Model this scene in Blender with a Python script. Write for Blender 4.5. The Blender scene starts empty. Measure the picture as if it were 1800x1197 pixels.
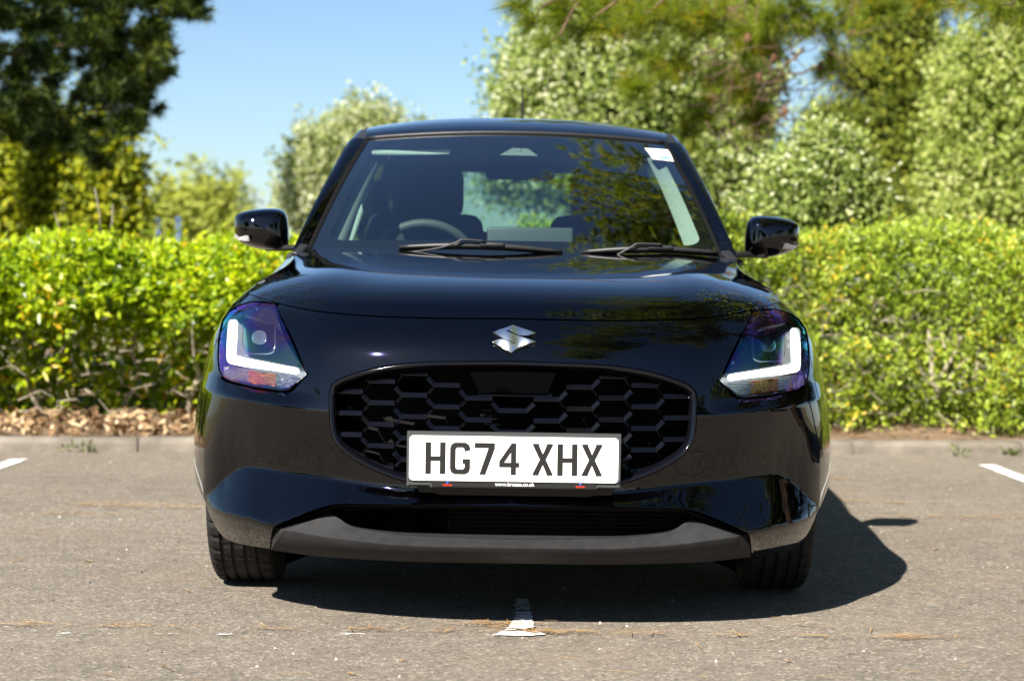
import bpy, bmesh, math, random
import numpy as np
from mathutils import Vector, Matrix
from mathutils.geometry import delaunay_2d_cdt

rng = np.random.default_rng(7)
random.seed(7)
SC = bpy.context.scene
COL = SC.collection

# ------------------------------------------------------------------ camera
FPX, CX, CY = 3460.0, 900.0, 598.5          # focal length and centre in photograph pixels
HCAM, D0 = 0.886, 4.9                        # camera height, metres to the car's nose
PITCH = math.atan(108.5 / FPX)
ROLL = math.radians(0.85)
fwd = Vector((0, math.cos(PITCH), -math.sin(PITCH)))
up0 = Vector((0, math.sin(PITCH), math.cos(PITCH)))
rt0 = Vector((1, 0, 0))
rgt = math.cos(ROLL) * rt0 + math.sin(ROLL) * up0
upv = -math.sin(ROLL) * rt0 + math.cos(ROLL) * up0
cam_d = bpy.data.cameras.new('camera')
cam = bpy.data.objects.new('camera', cam_d)
COL.objects.link(cam)
M = Matrix((rgt, upv, -fwd)).transposed().to_4x4()
M.translation = (0, 0, HCAM)
cam.matrix_world = M
cam_d.sensor_width = 36.0
cam_d.lens = FPX / 1800 * 36
cam_d.clip_start = 0.1
cam_d.clip_end = 2000
cam_d.dof.use_dof = True
cam_d.dof.focus_distance = 5.05
cam_d.dof.aperture_fstop = 3.6
SC.camera = cam

# ------------------------------------------------------------------ sky, sun, exposure
SUN_TO = Vector((-0.58, -0.98, 1.0)).normalized()      # towards the sun
sun_el = math.asin(SUN_TO.z)
world = bpy.data.worlds.new('World')
SC.world = world
world.use_nodes = True
wn = world.node_tree
bg = wn.nodes['Background']
sky = wn.nodes.new('ShaderNodeTexSky')
sky.sky_type = 'NISHITA'
sky.sun_disc = False
sky.sun_elevation = sun_el
sky.sun_rotation = math.atan2(SUN_TO.x, SUN_TO.y)
sky.altitude = 0
sky.air_density = 1.0
sky.dust_density = 0.3
sky.ozone_density = 5.5
wn.links.new(sky.outputs[0], bg.inputs[0])
bg.inputs[1].default_value = 0.0505
sl = bpy.data.lights.new('sun', 'SUN')
sl.energy = 4.6
sl.angle = math.radians(0.53)
sl.color = (1.0, 0.94, 0.85)
so = bpy.data.objects.new('sun', sl)
COL.objects.link(so)
so.location = (-20, -30, 40)
so.rotation_euler = SUN_TO.to_track_quat('Z', 'Y').to_euler()
SC.view_settings.view_transform = 'Standard'
SC.view_settings.look = 'None'
SC.view_settings.gamma = 1
SC.view_settings.use_curve_mapping = False
SC.view_settings.exposure = 1.45
SC.render.engine = 'CYCLES'
SC.cycles.use_denoising = True
try:
    SC.cycles.denoiser = 'OPENIMAGEDENOISE'
except Exception:
    pass
SC.cycles.max_bounces = 10
SC.cycles.transparent_max_bounces = 16
SC.cycles.glossy_bounces = 4
SC.cycles.diffuse_bounces = 3
SC.cycles.caustics_reflective = False
SC.cycles.caustics_refractive = False
SC.cycles.sample_clamp_indirect = 6.0

# ------------------------------------------------------------------ small helpers
def pchip(xs, ys, n=1500):
    xs = np.array(xs, float); ys = np.array(ys, float)
    h = np.diff(xs); d = np.diff(ys) / h
    m = np.zeros(len(xs)); m[0] = d[0]; m[-1] = d[-1]
    for i in range(1, len(xs) - 1):
        if d[i-1] * d[i] > 0:
            w1 = 2*h[i] + h[i-1]; w2 = h[i] + 2*h[i-1]
            m[i] = (w1 + w2) / (w1/d[i-1] + w2/d[i])
    X = np.linspace(xs[0], xs[-1], n)
    k = np.clip(np.searchsorted(xs, X, 'right') - 1, 0, len(xs) - 2)
    t = (X - xs[k]) / h[k]
    Y = ((1+2*t)*(1-t)**2*ys[k] + t*(1-t)**2*h[k]*m[k] + t*t*(3-2*t)*ys[k+1] + t*t*(t-1)*h[k]*m[k+1])
    return lambda v: np.interp(v, X, Y)

def smooth(e0, e1, v):
    t = np.clip((np.asarray(v, float) - e0) / (e1 - e0), 0, 1)
    return t*t*(3-2*t)

def ray(px, py):
    """slope of the sight line through a photograph pixel: x = sx*Y, z = HCAM + sz*Y"""
    u = (px - CX) / FPX; v = -(py - CY) / FPX
    d = fwd + rgt*u + upv*v
    return d.x/d.y, d.z/d.y

def at(px, py, Y):
    sx, sz = ray(px, py)
    return np.array((sx*Y, Y, HCAM + sz*Y))

def cat(px, py, y):
    """same in car coordinates (y behind the nose)"""
    p = at(px, py, D0 + y); p[1] -= D0
    return p

def ground_at(px, py, z=0.0):
    sx, sz = ray(px, py)
    Y = (z - HCAM) / sz
    return np.array((sx*Y, Y, z))

# ---- materials
MATS = {}
def nd(nt, t, **kw):
    n = nt.nodes.new(t)
    for k, v in kw.items(): setattr(n, k, v)
    return n
def mat(name, base=(0.5,)*3, rough=0.5, metal=0.0, coat=0.0, coat_rough=0.02, spec=0.5, emit=None, emit_s=0.0, trans=0.0):
    m = bpy.data.materials.new(name); m.use_nodes = True
    b = m.node_tree.nodes['Principled BSDF']
    b.inputs['Base Color'].default_value = (*base, 1)
    b.inputs['Roughness'].default_value = rough
    b.inputs['Metallic'].default_value = metal
    b.inputs['Coat Weight'].default_value = coat
    b.inputs['Coat Roughness'].default_value = coat_rough
    b.inputs['Specular IOR Level'].default_value = spec
    if emit:
        b.inputs['Emission Color'].default_value = (*emit, 1)
        b.inputs['Emission Strength'].default_value = emit_s
    MATS[name] = m
    return m
def add_noise_color(m, c1, c2, scale=20, detail=6, lo=0.35, hi=0.65, bump=0.0, bscale=None, rough=None):
    nt = m.node_tree; b = nt.nodes['Principled BSDF']
    tc = nd(nt, 'ShaderNodeTexCoord')
    n = nd(nt, 'ShaderNodeTexNoise'); n.inputs['Scale'].default_value = scale; n.inputs['Detail'].default_value = detail
    nt.links.new(tc.outputs['Object'], n.inputs['Vector'])
    r = nd(nt, 'ShaderNodeValToRGB')
    r.color_ramp.elements[0].position = lo; r.color_ramp.elements[0].color = (*c1, 1)
    r.color_ramp.elements[1].position = hi; r.color_ramp.elements[1].color = (*c2, 1)
    nt.links.new(n.outputs[0], r.inputs[0]); nt.links.new(r.outputs[0], b.inputs['Base Color'])
    if bump:
        n2 = nd(nt, 'ShaderNodeTexNoise'); n2.inputs['Scale'].default_value = bscale or scale*4; n2.inputs['Detail'].default_value = 4
        nt.links.new(tc.outputs['Object'], n2.inputs['Vector'])
        bp = nd(nt, 'ShaderNodeBump'); bp.inputs['Strength'].default_value = bump; bp.inputs['Distance'].default_value = 0.02
        nt.links.new(n2.outputs[0], bp.inputs['Height']); nt.links.new(bp.outputs[0], b.inputs['Normal'])
    return m

# black metallic paint: tiny flakes and a film of dust under/over a clear coat
def make_paint():
    m = mat('black_paint', (0.0010, 0.0011, 0.0022), 0.06, 0.85, 1.0, 0.012, 0.0)
    nt = m.node_tree; b = nt.nodes['Principled BSDF']; b.inputs['Coat IOR'].default_value = 1.52; b.inputs['Coat Tint'].default_value = (1, 1, 1, 1)
    tc = nd(nt, 'ShaderNodeTexCoord')
    vo = nd(nt, 'ShaderNodeTexVoronoi'); vo.inputs['Scale'].default_value = 260
    nt.links.new(tc.outputs['Object'], vo.inputs['Vector'])
    r = nd(nt, 'ShaderNodeValToRGB')
    r.color_ramp.elements[0].position = 0.07; r.color_ramp.elements[0].color = (1, 1, 1, 1)
    r.color_ramp.elements[1].position = 0.13; r.color_ramp.elements[1].color = (0, 0, 0, 1)
    nt.links.new(vo.outputs['Distance'], r.inputs[0])
    # only some of the specks, thickest where dust gathers
    gt = nd(nt, 'ShaderNodeMath', operation='GREATER_THAN'); gt.inputs[1].default_value = 0.93
    sp = nd(nt, 'ShaderNodeSeparateColor'); nt.links.new(vo.outputs['Color'], sp.inputs[0]); nt.links.new(sp.outputs[0], gt.inputs[0])
    mu = nd(nt, 'ShaderNodeMath', operation='MULTIPLY'); nt.links.new(r.outputs[0], mu.inputs[0]); nt.links.new(gt.outputs[0], mu.inputs[1])
    no = nd(nt, 'ShaderNodeTexNoise'); no.inputs['Scale'].default_value = 5; no.inputs['Detail'].default_value = 5
    nt.links.new(tc.outputs['Object'], no.inputs['Vector'])
    mr = nd(nt, 'ShaderNodeMapRange'); mr.inputs[1].default_value = 0.45; mr.inputs[2].default_value = 0.75
    nt.links.new(no.outputs[0], mr.inputs[0])
    m2 = nd(nt, 'ShaderNodeMath', operation='MULTIPLY'); nt.links.new(mu.outputs[0], m2.inputs[0]); nt.links.new(mr.outputs[0], m2.inputs[1])
    mx = nd(nt, 'ShaderNodeMix', data_type='RGBA')
    mx.inputs['A'].default_value = (0.0013, 0.0013, 0.0034, 1); mx.inputs['B'].default_value = (0.12, 0.12, 0.14, 1)
    nt.links.new(m2.outputs[0], mx.inputs['Factor']); nt.links.new(mx.outputs['Result'], b.inputs['Base Color'])
    # dust film roughens the coat very slightly
    mr2 = nd(nt, 'ShaderNodeMapRange'); mr2.inputs[3].default_value = 0.0; mr2.inputs[4].default_value = 0.02
    nt.links.new(no.outputs[0], mr2.inputs[0]); nt.links.new(mr2.outputs[0], b.inputs['Coat Roughness'])
    return m
make_paint()
mat('gloss_black', (0.002, 0.002, 0.003), 0.4, 0, 0.6, 0.05, 0.0)
mat('soft_black', (0.0015, 0.0015, 0.0018), 0.9, spec=0.0)
mat('pillar_trim', (0.006, 0.006, 0.0065), 0.6, spec=0.08)
mat('ring_black', (0.003, 0.003, 0.005), 0.4, 0, 1.0, 0.10, 0.0)
mat('piano_black', (0.002, 0.002, 0.0035), 0.4, 0, 0.6, 0.03, 0.0)
mat('matte_black', (0.006, 0.006, 0.006), 0.85, spec=0.2)
mat('black_plastic', (0.012, 0.012, 0.012), 0.5, spec=0.4)
mat('trim_grey', (0.016, 0.016, 0.0165), 0.45, spec=0.5)
add_noise_color(mat('skid_plastic', (0.024, 0.024, 0.024), 0.6, spec=0.14), (0.021,0.021,0.022), (0.028,0.028,0.029), 30, 6, bump=0.06, bscale=900)
mat('chrome', (0.86, 0.87, 0.89), 0.20, 1.0)
mat('chrome_dull', (0.55, 0.55, 0.56), 0.2, 1.0)
add_noise_color(mat('tyre', (0.02, 0.02, 0.02), 0.75, spec=0.3), (0.007,0.0068,0.0066), (0.020,0.0187,0.0172), 14, 8, bump=0.1, bscale=300)
mat('alloy', (0.35, 0.35, 0.36), 0.3, 0.9)
mat('plate_white', (0.86, 0.86, 0.84), 0.35)
mat('plate_black', (0.012, 0.011, 0.010), 0.4)
mat('plate_holder', (0.05, 0.05, 0.05), 0.45)
mat('print_white', (0.8, 0.8, 0.8), 0.5)
mat('print_red', (0.65, 0.03, 0.01), 0.5)
mat('print_blue', (0.03, 0.10, 0.62), 0.5)
mat('led_white', (0.9, 0.9, 0.9), 0.3, emit=(0.95, 1.0, 0.98), emit_s=1.5)
mat('lamp_housing', (0.006, 0.006, 0.008), 0.25, 0, 0.5, 0.1)
mat('lamp_bezel', (0.16, 0.16, 0.17), 0.22, 0.9)
mat('interior_dark', (0.020, 0.020, 0.021), 0.8)
mat('interior_grey', (0.06, 0.062, 0.063), 0.6)
mat('interior_pale', (0.50, 0.52, 0.50), 0.8)
mat('headliner', (0.30, 0.30, 0.28), 0.9)
mat('sticker_white', (0.8, 0.8, 0.8), 0.5)
mat('red_plastic', (0.6, 0.05, 0.03), 0.4)

def make_glass(name, tint, rough=0.0, boost=2.0):
    m = bpy.data.materials.new(name); m.use_nodes = True; MATS[name] = m
    nt = m.node_tree; nt.nodes.remove(nt.nodes['Principled BSDF'])
    o = nt.nodes['Material Output']
    t = nd(nt, 'ShaderNodeBsdfTransparent'); t.inputs[0].default_value = (*tint, 1)
    g = nd(nt, 'ShaderNodeBsdfGlossy'); g.inputs['Roughness'].default_value = rough
    f = nd(nt, 'ShaderNodeFresnel'); f.inputs[0].default_value = 1.52
    mu = nd(nt, 'ShaderNodeMath', operation='MULTIPLY', use_clamp=True); mu.inputs[1].default_value = boost
    nt.links.new(f.outputs[0], mu.inputs[0])
    x = nd(nt, 'ShaderNodeMixShader')
    nt.links.new(mu.outputs[0], x.inputs[0]); nt.links.new(t.outputs[0], x.inputs[1]); nt.links.new(g.outputs[0], x.inputs[2])
    nt.links.new(x.outputs[0], o.inputs[0])
    return m, nt, x, g, t, o
make_glass('window_glass', (0.52, 0.68, 0.62))
make_glass('mirror_lens', (0.8, 0.8, 0.8))
# windscreen: clear glass with a printed black border (from its UV map)
def make_windscreen():
    m, nt, x, g, t, o = make_glass('windscreen_glass', (0.78, 0.97, 0.90), 0.0, 4.0)
    uv = nd(nt, 'ShaderNodeUVMap'); uv.uv_map = 'uv'
    s = nd(nt, 'ShaderNodeSeparateXYZ'); nt.links.new(uv.outputs[0], s.inputs[0])
    def edge(sock, c, half, w):
        a = nd(nt, 'ShaderNodeMath', operation='SUBTRACT'); a.inputs[1].default_value = c; nt.links.new(sock, a.inputs[0])
        b = nd(nt, 'ShaderNodeMath', operation='ABSOLUTE'); nt.links.new(a.outputs[0], b.inputs[0])
        d = nd(nt, 'ShaderNodeMath', operation='SUBTRACT'); d.inputs[1].default_value = half; nt.links.new(b.outputs[0], d.inputs[0])
        e = nd(nt, 'ShaderNodeMath', operation='MAXIMUM'); e.inputs[1].default_value = 0; nt.links.new(d.outputs[0], e.inputs[0])
        f = nd(nt, 'ShaderNodeMath', operation='MULTIPLY'); f.inputs[1].default_value = w; nt.links.new(e.outputs[0], f.inputs[0])
        h = nd(nt, 'ShaderNodeMath', operation='POWER'); h.inputs[1].default_value = 2; nt.links.new(f.outputs[0], h.inputs[0])
        return h.outputs[0]
    a = edge(s.outputs[0], 0.5, 0.42, 1/0.045)
    b = edge(s.outputs[1], 0.53, 0.36, 1/0.06)
    ad = nd(nt, 'ShaderNodeMath', operation='ADD'); nt.links.new(a, ad.inputs[0]); nt.links.new(b, ad.inputs[1])
    gt = nd(nt, 'ShaderNodeMath', operation='GREATER_THAN'); gt.inputs[1].default_value = 1.0; nt.links.new(ad.outputs[0], gt.inputs[0])
    df = nd(nt, 'ShaderNodeBsdfDiffuse'); df.inputs[0].default_value = (0.004, 0.006, 0.006, 1)
    x2 = nd(nt, 'ShaderNodeMixShader')
    nt.links.new(gt.outputs[0], x2.inputs[0]); nt.links.new(t.outputs[0], x2.inputs[1]); nt.links.new(df.outputs[0], x2.inputs[2])
    nt.links.new(x2.outputs[0], x.inputs[1])
make_windscreen()
# headlamp cover: clear plastic whose hard coat throws thin-film colours where it mirrors bright sky
def make_lamp_cover():
    m, nt, x, g, t, o = make_glass('lamp_cover', (0.93, 0.94, 0.95), 0.0, 1.6)
    tc = nd(nt, 'ShaderNodeTexCoord')
    n = nd(nt, 'ShaderNodeTexNoise'); n.inputs['Scale'].default_value = 9; n.inputs['Detail'].default_value = 0.5
    nt.links.new(tc.outputs['Object'], n.inputs['Vector'])
    sx = nd(nt, 'ShaderNodeSeparateXYZ'); nt.links.new(tc.outputs['Object'], sx.inputs[0])
    ab = nd(nt, 'ShaderNodeMath', operation='ABSOLUTE'); nt.links.new(sx.outputs[0], ab.inputs[0])
    m1 = nd(nt, 'ShaderNodeMath', operation='MULTIPLY'); m1.inputs[1].default_value = 9.0; nt.links.new(sx.outputs[2], m1.inputs[0])
    m2 = nd(nt, 'ShaderNodeMath', operation='MULTIPLY_ADD'); m2.inputs[1].default_value = -5.0; nt.links.new(ab.outputs[0], m2.inputs[0]); nt.links.new(m1.outputs[0], m2.inputs[2])
    m3 = nd(nt, 'ShaderNodeMath', operation='MULTIPLY_ADD'); m3.inputs[1].default_value = 2.2; nt.links.new(n.outputs[0], m3.inputs[0]); nt.links.new(m2.outputs[0], m3.inputs[2])
    fr = nd(nt, 'ShaderNodeMath', operation='PINGPONG'); fr.inputs[1].default_value = 1.0; nt.links.new(m3.outputs[0], fr.inputs[0])
    r = nd(nt, 'ShaderNodeValToRGB')
    els = r.color_ramp.elements
    els[0].position = 0.0; els[0].color = (0.25, 0.85, 0.60, 1)
    els[1].position = 1.0; els[1].color = (0.95, 0.45, 0.75, 1)
    for p, c in ((0.25, (0.18, 0.62, 0.85)), (0.5, (0.22, 0.40, 1.0)), (0.78, (0.62, 0.25, 1.0))):
        e = els.new(p); e.color = (*c, 1)
    nt.links.new(fr.outputs[0], r.inputs[0])
    nt.links.new(r.outputs[0], g.inputs['Color'])
    x.inputs[0].default_value = 0.2
    f = [q for q in nt.nodes if q.type == 'MATH'][0]; f.inputs[1].default_value = 3.4
make_lamp_cover()

# ---- mesh building
def obj_from(name, verts, faces, m, parent=None, smooth_=True, normals=None, uv=None, loc=None):
    me = bpy.data.meshes.new(name)
    me.from_pydata([tuple(map(float, v)) for v in verts], [], faces)
    if smooth_:
        me.polygons.foreach_set('use_smooth', [True]*len(me.polygons))
    if uv is not None:
        l = me.uv_layers.new(name='uv')
        vi = np.zeros(len(me.loops), np.int32); me.loops.foreach_get('vertex_index', vi)
        l.data.foreach_set('uv', np.asarray(uv, np.float32)[vi].ravel())
    if normals is not None:
        me.normals_split_custom_set_from_vertices([tuple(map(float, v)) for v in normals])
    if m: me.materials.append(MATS[m] if isinstance(m, str) else m)
    o = bpy.data.objects.new(name, me)
    COL.objects.link(o)
    if parent: o.parent = parent
    if loc is not None: o.location = loc
    return o

def empty(name, loc=(0,0,0), label=None, cat=None, group=None, kind=None, parent=None):
    o = bpy.data.objects.new(name, None); COL.objects.link(o); o.location = loc
    if parent: o.parent = parent
    tag(o, label, cat, group, kind)
    return o
def tag(o, label=None, cat=None, group=None, kind=None):
    if label: o['label'] = label
    if cat: o['category'] = cat
    if group: o['group'] = group
    if kind: o['kind'] = kind
    return o

def bm_obj(name, bm, m, parent=None, smooth_=False, loc=None):
    me = bpy.data.meshes.new(name); bm.to_mesh(me); bm.free()
    if smooth_: me.polygons.foreach_set('use_smooth', [True]*len(me.polygons))
    me.materials.append(MATS[m] if isinstance(m, str) else m)
    o = bpy.data.objects.new(name, me); COL.objects.link(o)
    if parent: o.parent = parent
    if loc is not None: o.location = loc
    return o

def rbox(name, c, s, bev, m, parent=None, rot=None, seg=3, taper=None):
    bm = bmesh.new(); bmesh.ops.create_cube(bm, size=1)
    for v in bm.verts:
        v.co = Vector((v.co.x*s[0], v.co.y*s[1], v.co.z*s[2]))
        if taper and v.co.z > 0: v.co.x *= taper; v.co.y *= taper
    bmesh.ops.bevel(bm, geom=bm.edges[:], offset=bev, segments=seg, profile=0.6, affect='EDGES')
    Mx = Matrix.Translation(c)
    if rot: Mx = Mx @ Matrix.Rotation(rot[0], 4, 'X') @ Matrix.Rotation(rot[1], 4, 'Y') @ Matrix.Rotation(rot[2], 4, 'Z')
    bm.transform(Mx)
    return bm_obj(name, bm, m, parent, True)

def tube_mesh(pts, rad, seg=8, flat=1.0, ref=None):
    """verts, faces of a tapered tube along pts"""
    P = np.array(pts, float); R = np.broadcast_to(np.array(rad, float), (len(P),))
    T = np.gradient(P, axis=0); T /= np.linalg.norm(T, axis=1)[:, None] + 1e-9
    if ref is None: ref = np.array((0.0, 0.0, 1.0)) if abs(T[0][2]) < 0.8 else np.array((1.0, 0, 0))
    V, F = [], []
    for i in range(len(P)):
        a = np.cross(T[i], ref); a /= np.linalg.norm(a) + 1e-9
        b = np.cross(a, T[i])
        for k in range(seg):
            th = 2*math.pi*k/seg
            V.append(P[i] + R[i]*(math.cos(th)*a + flat*math.sin(th)*b))
    for i in range(len(P)-1):
        for k in range(seg):
            F.append((i*seg+k, i*seg+(k+1) % seg, (i+1)*seg+(k+1) % seg, (i+1)*seg+k))
    F.append(tuple(range(seg))[::-1]); F.append(tuple(range((len(P)-1)*seg, len(P)*seg)))
    return V, F
def tube(name, pts, rad, m, parent=None, seg=8, flat=1.0, ref=None):
    V, F = tube_mesh(pts, rad, seg, flat, ref)
    return obj_from(name, V, F, m, parent)

def loft(name, rails, m, parent=None, closed=False, smooth_=True, uv=False):
    """grid between rails (each a list of points, same length)"""
    R = [np.array(r, float) for r in rails]; n = len(R[0]); V = np.concatenate(R); F = []
    for i in range(len(R)-1):
        for k in range(n - (0 if closed else 1)):
            F.append((i*n+k, i*n+(k+1) % n, (i+1)*n+(k+1) % n, (i+1)*n+k))
    U = None
    if uv:
        U = [(k/(n-1), i/(len(R)-1)) for i in range(len(R)) for k in range(n)]
    return obj_from(name, V, F, m, parent, smooth_, uv=U)

def resample(poly, step, closed=False):
    P = [np.array(p, float) for p in poly]
    if closed: P = P + [P[0]]
    out = []
    for a, b in zip(P[:-1], P[1:]):
        n = max(1, int(math.ceil(np.linalg.norm(b-a)/step)))
        for k in range(n): out.append(a + (b-a)*k/n)
    if not closed: out.append(P[-1])
    return np.array(out)

def spline(poly, n, closed=False):
    """Catmull-Rom through points, n samples per span"""
    P = np.array(poly, float); out = []
    N = len(P); rngk = range(N if closed else N-1)
    for i in rngk:
        if closed: p0, p1, p2, p3 = P[(i-1) % N], P[i], P[(i+1) % N], P[(i+2) % N]
        else: p0, p1, p2, p3 = P[max(i-1, 0)], P[i], P[i+1], P[min(i+2, N-1)]
        for k in range(n):
            t = k/n
            out.append(0.5*((2*p1) + (p2-p0)*t + (2*p0-5*p1+4*p2-p3)*t*t + (3*p1-p0-3*p2+p3)*t**3))
    if not closed: out.append(P[-1])
    return np.array(out)

def inside(pts, poly):
    x, y = pts[:, 0], pts[:, 1]; c = np.zeros(len(pts), bool)
    n = len(poly)
    for i in range(n):
        x1, y1 = poly[i]; x2, y2 = poly[(i+1) % n]
        if y1 == y2: continue
        k = ((y1 > y) != (y2 > y)) & (x < (x2-x1)*(y-y1)/(y2-y1) + x1)
        c ^= k
    return c

def panel(name, outline, holes, surf, step, m, parent, extra=None, flange=0.02, fl_dir=(0, 1, 0), flip=None, both=False, uvf=None):
    """sheet-metal panel: outline and holes in the surface's own 2-D coordinates, triangulated,
    lifted by surf() with exact normals, with a folded edge"""
    loops = [resample(outline, step, True)] + [resample(h, step, True) for h in holes]
    B = np.concatenate(loops)
    lo, hi = B.min(0), B.max(0)
    gx = np.arange(lo[0]+step/2, hi[0], step); gz = np.arange(lo[1]+step/2, hi[1], step)
    G = np.stack(np.meshgrid(gx, gz), -1).reshape(-1, 2)
    G[::2, 0] += step*0.03
    if extra is not None: G = np.concatenate([np.array(extra, float), G])
    ok = inside(G, loops[0])
    for h in loops[1:]: ok &= ~inside(G, h)
    G = G[ok]
    # keep grid points off the borders
    keep = np.ones(len(G), bool)
    for s in range(0, len(G), 2000):
        d = ((G[s:s+2000, None, :] - B[None])**2).sum(-1).min(1)
        keep[s:s+2000] = d > (0.35*step)**2
    G = G[keep]
    pts = np.concatenate([B, G])
    E = []; s = 0
    for l in loops:
        n = len(l); E += [(s+i, s+(i+1) % n) for i in range(n)]; s += n
    vs, es, fs, ov, oe, of = delaunay_2d_cdt([Vector((float(a), float(b))) for a, b in pts], E, [], 0, 1e-6)
    P = np.array([(v.x, v.y) for v in vs])
    F = np.array([f for f in fs if len(f) == 3])
    C = P[F].mean(1)
    k = inside(C, loops[0])
    for h in loops[1:]: k &= ~inside(C, h)
    F = F[k]
    e = 0.0008
    X = surf(P[:, 0], P[:, 1])
    du = surf(P[:, 0]+e, P[:, 1]) - surf(P[:, 0]-e, P[:, 1])
    dv = surf(P[:, 0], P[:, 1]+e) - surf(P[:, 0], P[:, 1]-e)
    N = np.cross(du, dv); N /= np.linalg.norm(N, axis=1)[:, None] + 1e-12
    if flip: N = -N
    # face winding to agree with the normals
    fn = np.cross(X[F[:, 1]]-X[F[:, 0]], X[F[:, 2]]-X[F[:, 0]])
    bad = (fn*N[F[:, 0]]).sum(1) < 0
    F[bad] = F[bad][:, ::-1]
    V = [X]; NN = [N]; FF = [tuple(map(int, f)) for f in F]; base = len(X)
    if flange:
        for l in loops:
            a = surf(l[:, 0], l[:, 1]); n = len(l)
            fd = np.array(fl_dir, float)
            b = a + fd*flange
            t = np.roll(a, -1, 0) - np.roll(a, 1, 0)
            nn = np.cross(t, np.broadcast_to(fd, a.shape)); nn /= np.linalg.norm(nn, axis=1)[:, None] + 1e-12
            V += [a, b]; NN += [nn, nn]
            for i in range(n):
                j = (i+1) % n
                FF.append((base+i, base+j, base+n+j, base+n+i))
            base += 2*n
    U = None
    Vc = np.concatenate(V)
    if uvf is not None: U = uvf(Vc)
    return obj_from(name, Vc, FF, m, parent, True, np.concatenate(NN), U)
# ================================================================== THE CAR
XC = 0.005
car = empty('parked_car', (XC, D0, 0), 'black hatchback car with lit headlamps parked facing the camera', 'car')

# ---- one body surface: plan contour (a = metres round the car from its nose) times a height section
NEXP = 2.7
_t = np.linspace(0, math.pi/2, 700)
_xh = np.sin(_t)**(2/NEXP); _yh = 1 - np.cos(_t)**(2/NEXP); _yh[-1] = 1
_ys = np.linspace(0.78, 3.35, 300)[1:]
_tr = np.linspace(math.pi/2, 0, 300)[1:]
_XH = np.concatenate([_xh, np.ones(len(_ys)), np.sin(_tr)**(2/3.2)])
_PF = np.concatenate([1-_yh, np.zeros(len(_ys)+len(_tr))])
_YB = np.concatenate([0.78*_yh, _ys, 3.35 + 0.42*np.cos(_tr)**(2/3.2)])
_A = np.concatenate([[0], np.cumsum(np.hypot(np.diff(_XH*0.89), np.diff(_YB)))])
A_END = _A[-1]
p_of = pchip([.05, .14, .18, .24, .33, .40, .50, .60, .66, .70, .74, .785, .83, .87, .95],
             [.08, .05, .01, -.015, .0, .008, .015, .03, .045, .060, .085, .130, .205, .30, .45])
Wf = pchip([.05, .14, .20, .25, .30, .39, .48, .58, .693, .755, .80, .83, .86, .885, .93, .98, 1.05],
           [.83, .86, .875, .885, .893, .898, .893, .880, .857, .832, .803, .772, .737, .705, .655, .61, .55])
Wd = pchip([.05, .14, .30, .39, .58, .70, .80, .87, .93, .968, 1.02, 1.06],
           [.84, .86, .885, .89, .888, .875, .845, .80, .745, .705, .685, .675])
def Wof(z, y):
    k = smooth(0.85, 1.5, y)
    return Wf(z)*(1-k) + Wd(z)*k
RAILS = []          # (|x| ascending, z, q)
def q_of(x, z):
    if not RAILS: return np.zeros(np.broadcast(x, z).shape)
    x, z = np.broadcast_arrays(np.asarray(x, float), np.asarray(z, float))
    ax = np.abs(x)
    Z = [np.interp(ax, r[0], r[1]) for r in RAILS]; Q = [np.interp(ax, r[0], r[2]) for r in RAILS]
    def lin(zz):
        out = np.where(zz >= Z[0], Q[0], 0.0)
        for i in range(len(Z)-1):
            d = np.maximum(Z[i]-Z[i+1], 1e-4)
            t = (Z[i]-zz)/d
            m = (zz < Z[i]) & (zz >= Z[i+1])
            out = np.where(m, Q[i]+(Q[i+1]-Q[i])*t, out)
        return np.where(zz < Z[-1], Q[-1], out)
    s = 0
    for w, o in ((1, -.007), (2, -.0035), (3, 0), (2, .0035), (1, .007)): s = s + w*lin(z+o)
    return s/9
def body(a, z, noq=False):
    a = np.asarray(a, float); z = np.asarray(z, float)
    s = np.sign(a); aa = np.abs(a)
    xh = np.interp(aa, _A, _XH); pf = np.interp(aa, _A, _PF); yb = np.interp(aa, _A, _YB)
    y = yb + pf*p_of(z)
    x = Wof(z, y)*xh
    if not noq: y = y + q_of(x, z)*(1 - smooth(0.45, 0.75, y))
    return np.stack([s*x, y, z], -1)
_scan = np.unique(np.concatenate([np.linspace(0, 1.0, 260), np.linspace(1.0, 2.0, 200)]))
def hit(P, noq=False):
    """photograph pixels -> (a, z) on the body surface"""
    P = np.asarray(P, float).reshape(-1, 2)
    S = np.array([ray(*p) for p in P]); sx = S[:, :1]; sz = S[:, 1:]
    sg = np.sign(sx*D0 - XC); sg[sg == 0] = 1
    aa = _scan[None]
    xh = np.interp(aa, _A, _XH); pf = np.interp(aa, _A, _PF); yb = np.interp(aa, _A, _YB)
    y = yb + 0*sx
    for _ in range(4):
        z = HCAM + sz*(D0+y)
        yn = yb + pf*p_of(z)
        x = Wof(z, yn)*xh
        if not noq: yn = yn + q_of(x, z)*(1-smooth(0.45, 0.75, yn))
        y = yn
    z = HCAM + sz*(D0+y)
    x = Wof(z, y)*xh
    d = sg*(sx*(D0+y) - XC) - x
    out = np.zeros((len(P), 2))
    for i in range(len(P)):
        k = np.nonzero(d[i] <= 0)[0]
        if len(k) and k[0] > 0:
            j = k[0]; f = d[i, j-1]/(d[i, j-1]-d[i, j])
            a = _scan[j-1]+f*(_scan[j]-_scan[j-1]); zz = z[i, j-1]+f*(z[i, j]-z[i, j-1])
        elif len(k): a, zz = 0.0, z[i, 0]
        else:
            j = int(np.argmin(d[i])); a, zz = _scan[j], z[i, j]
        out[i] = (sg[i, 0]*a, zz)
    return out
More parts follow.
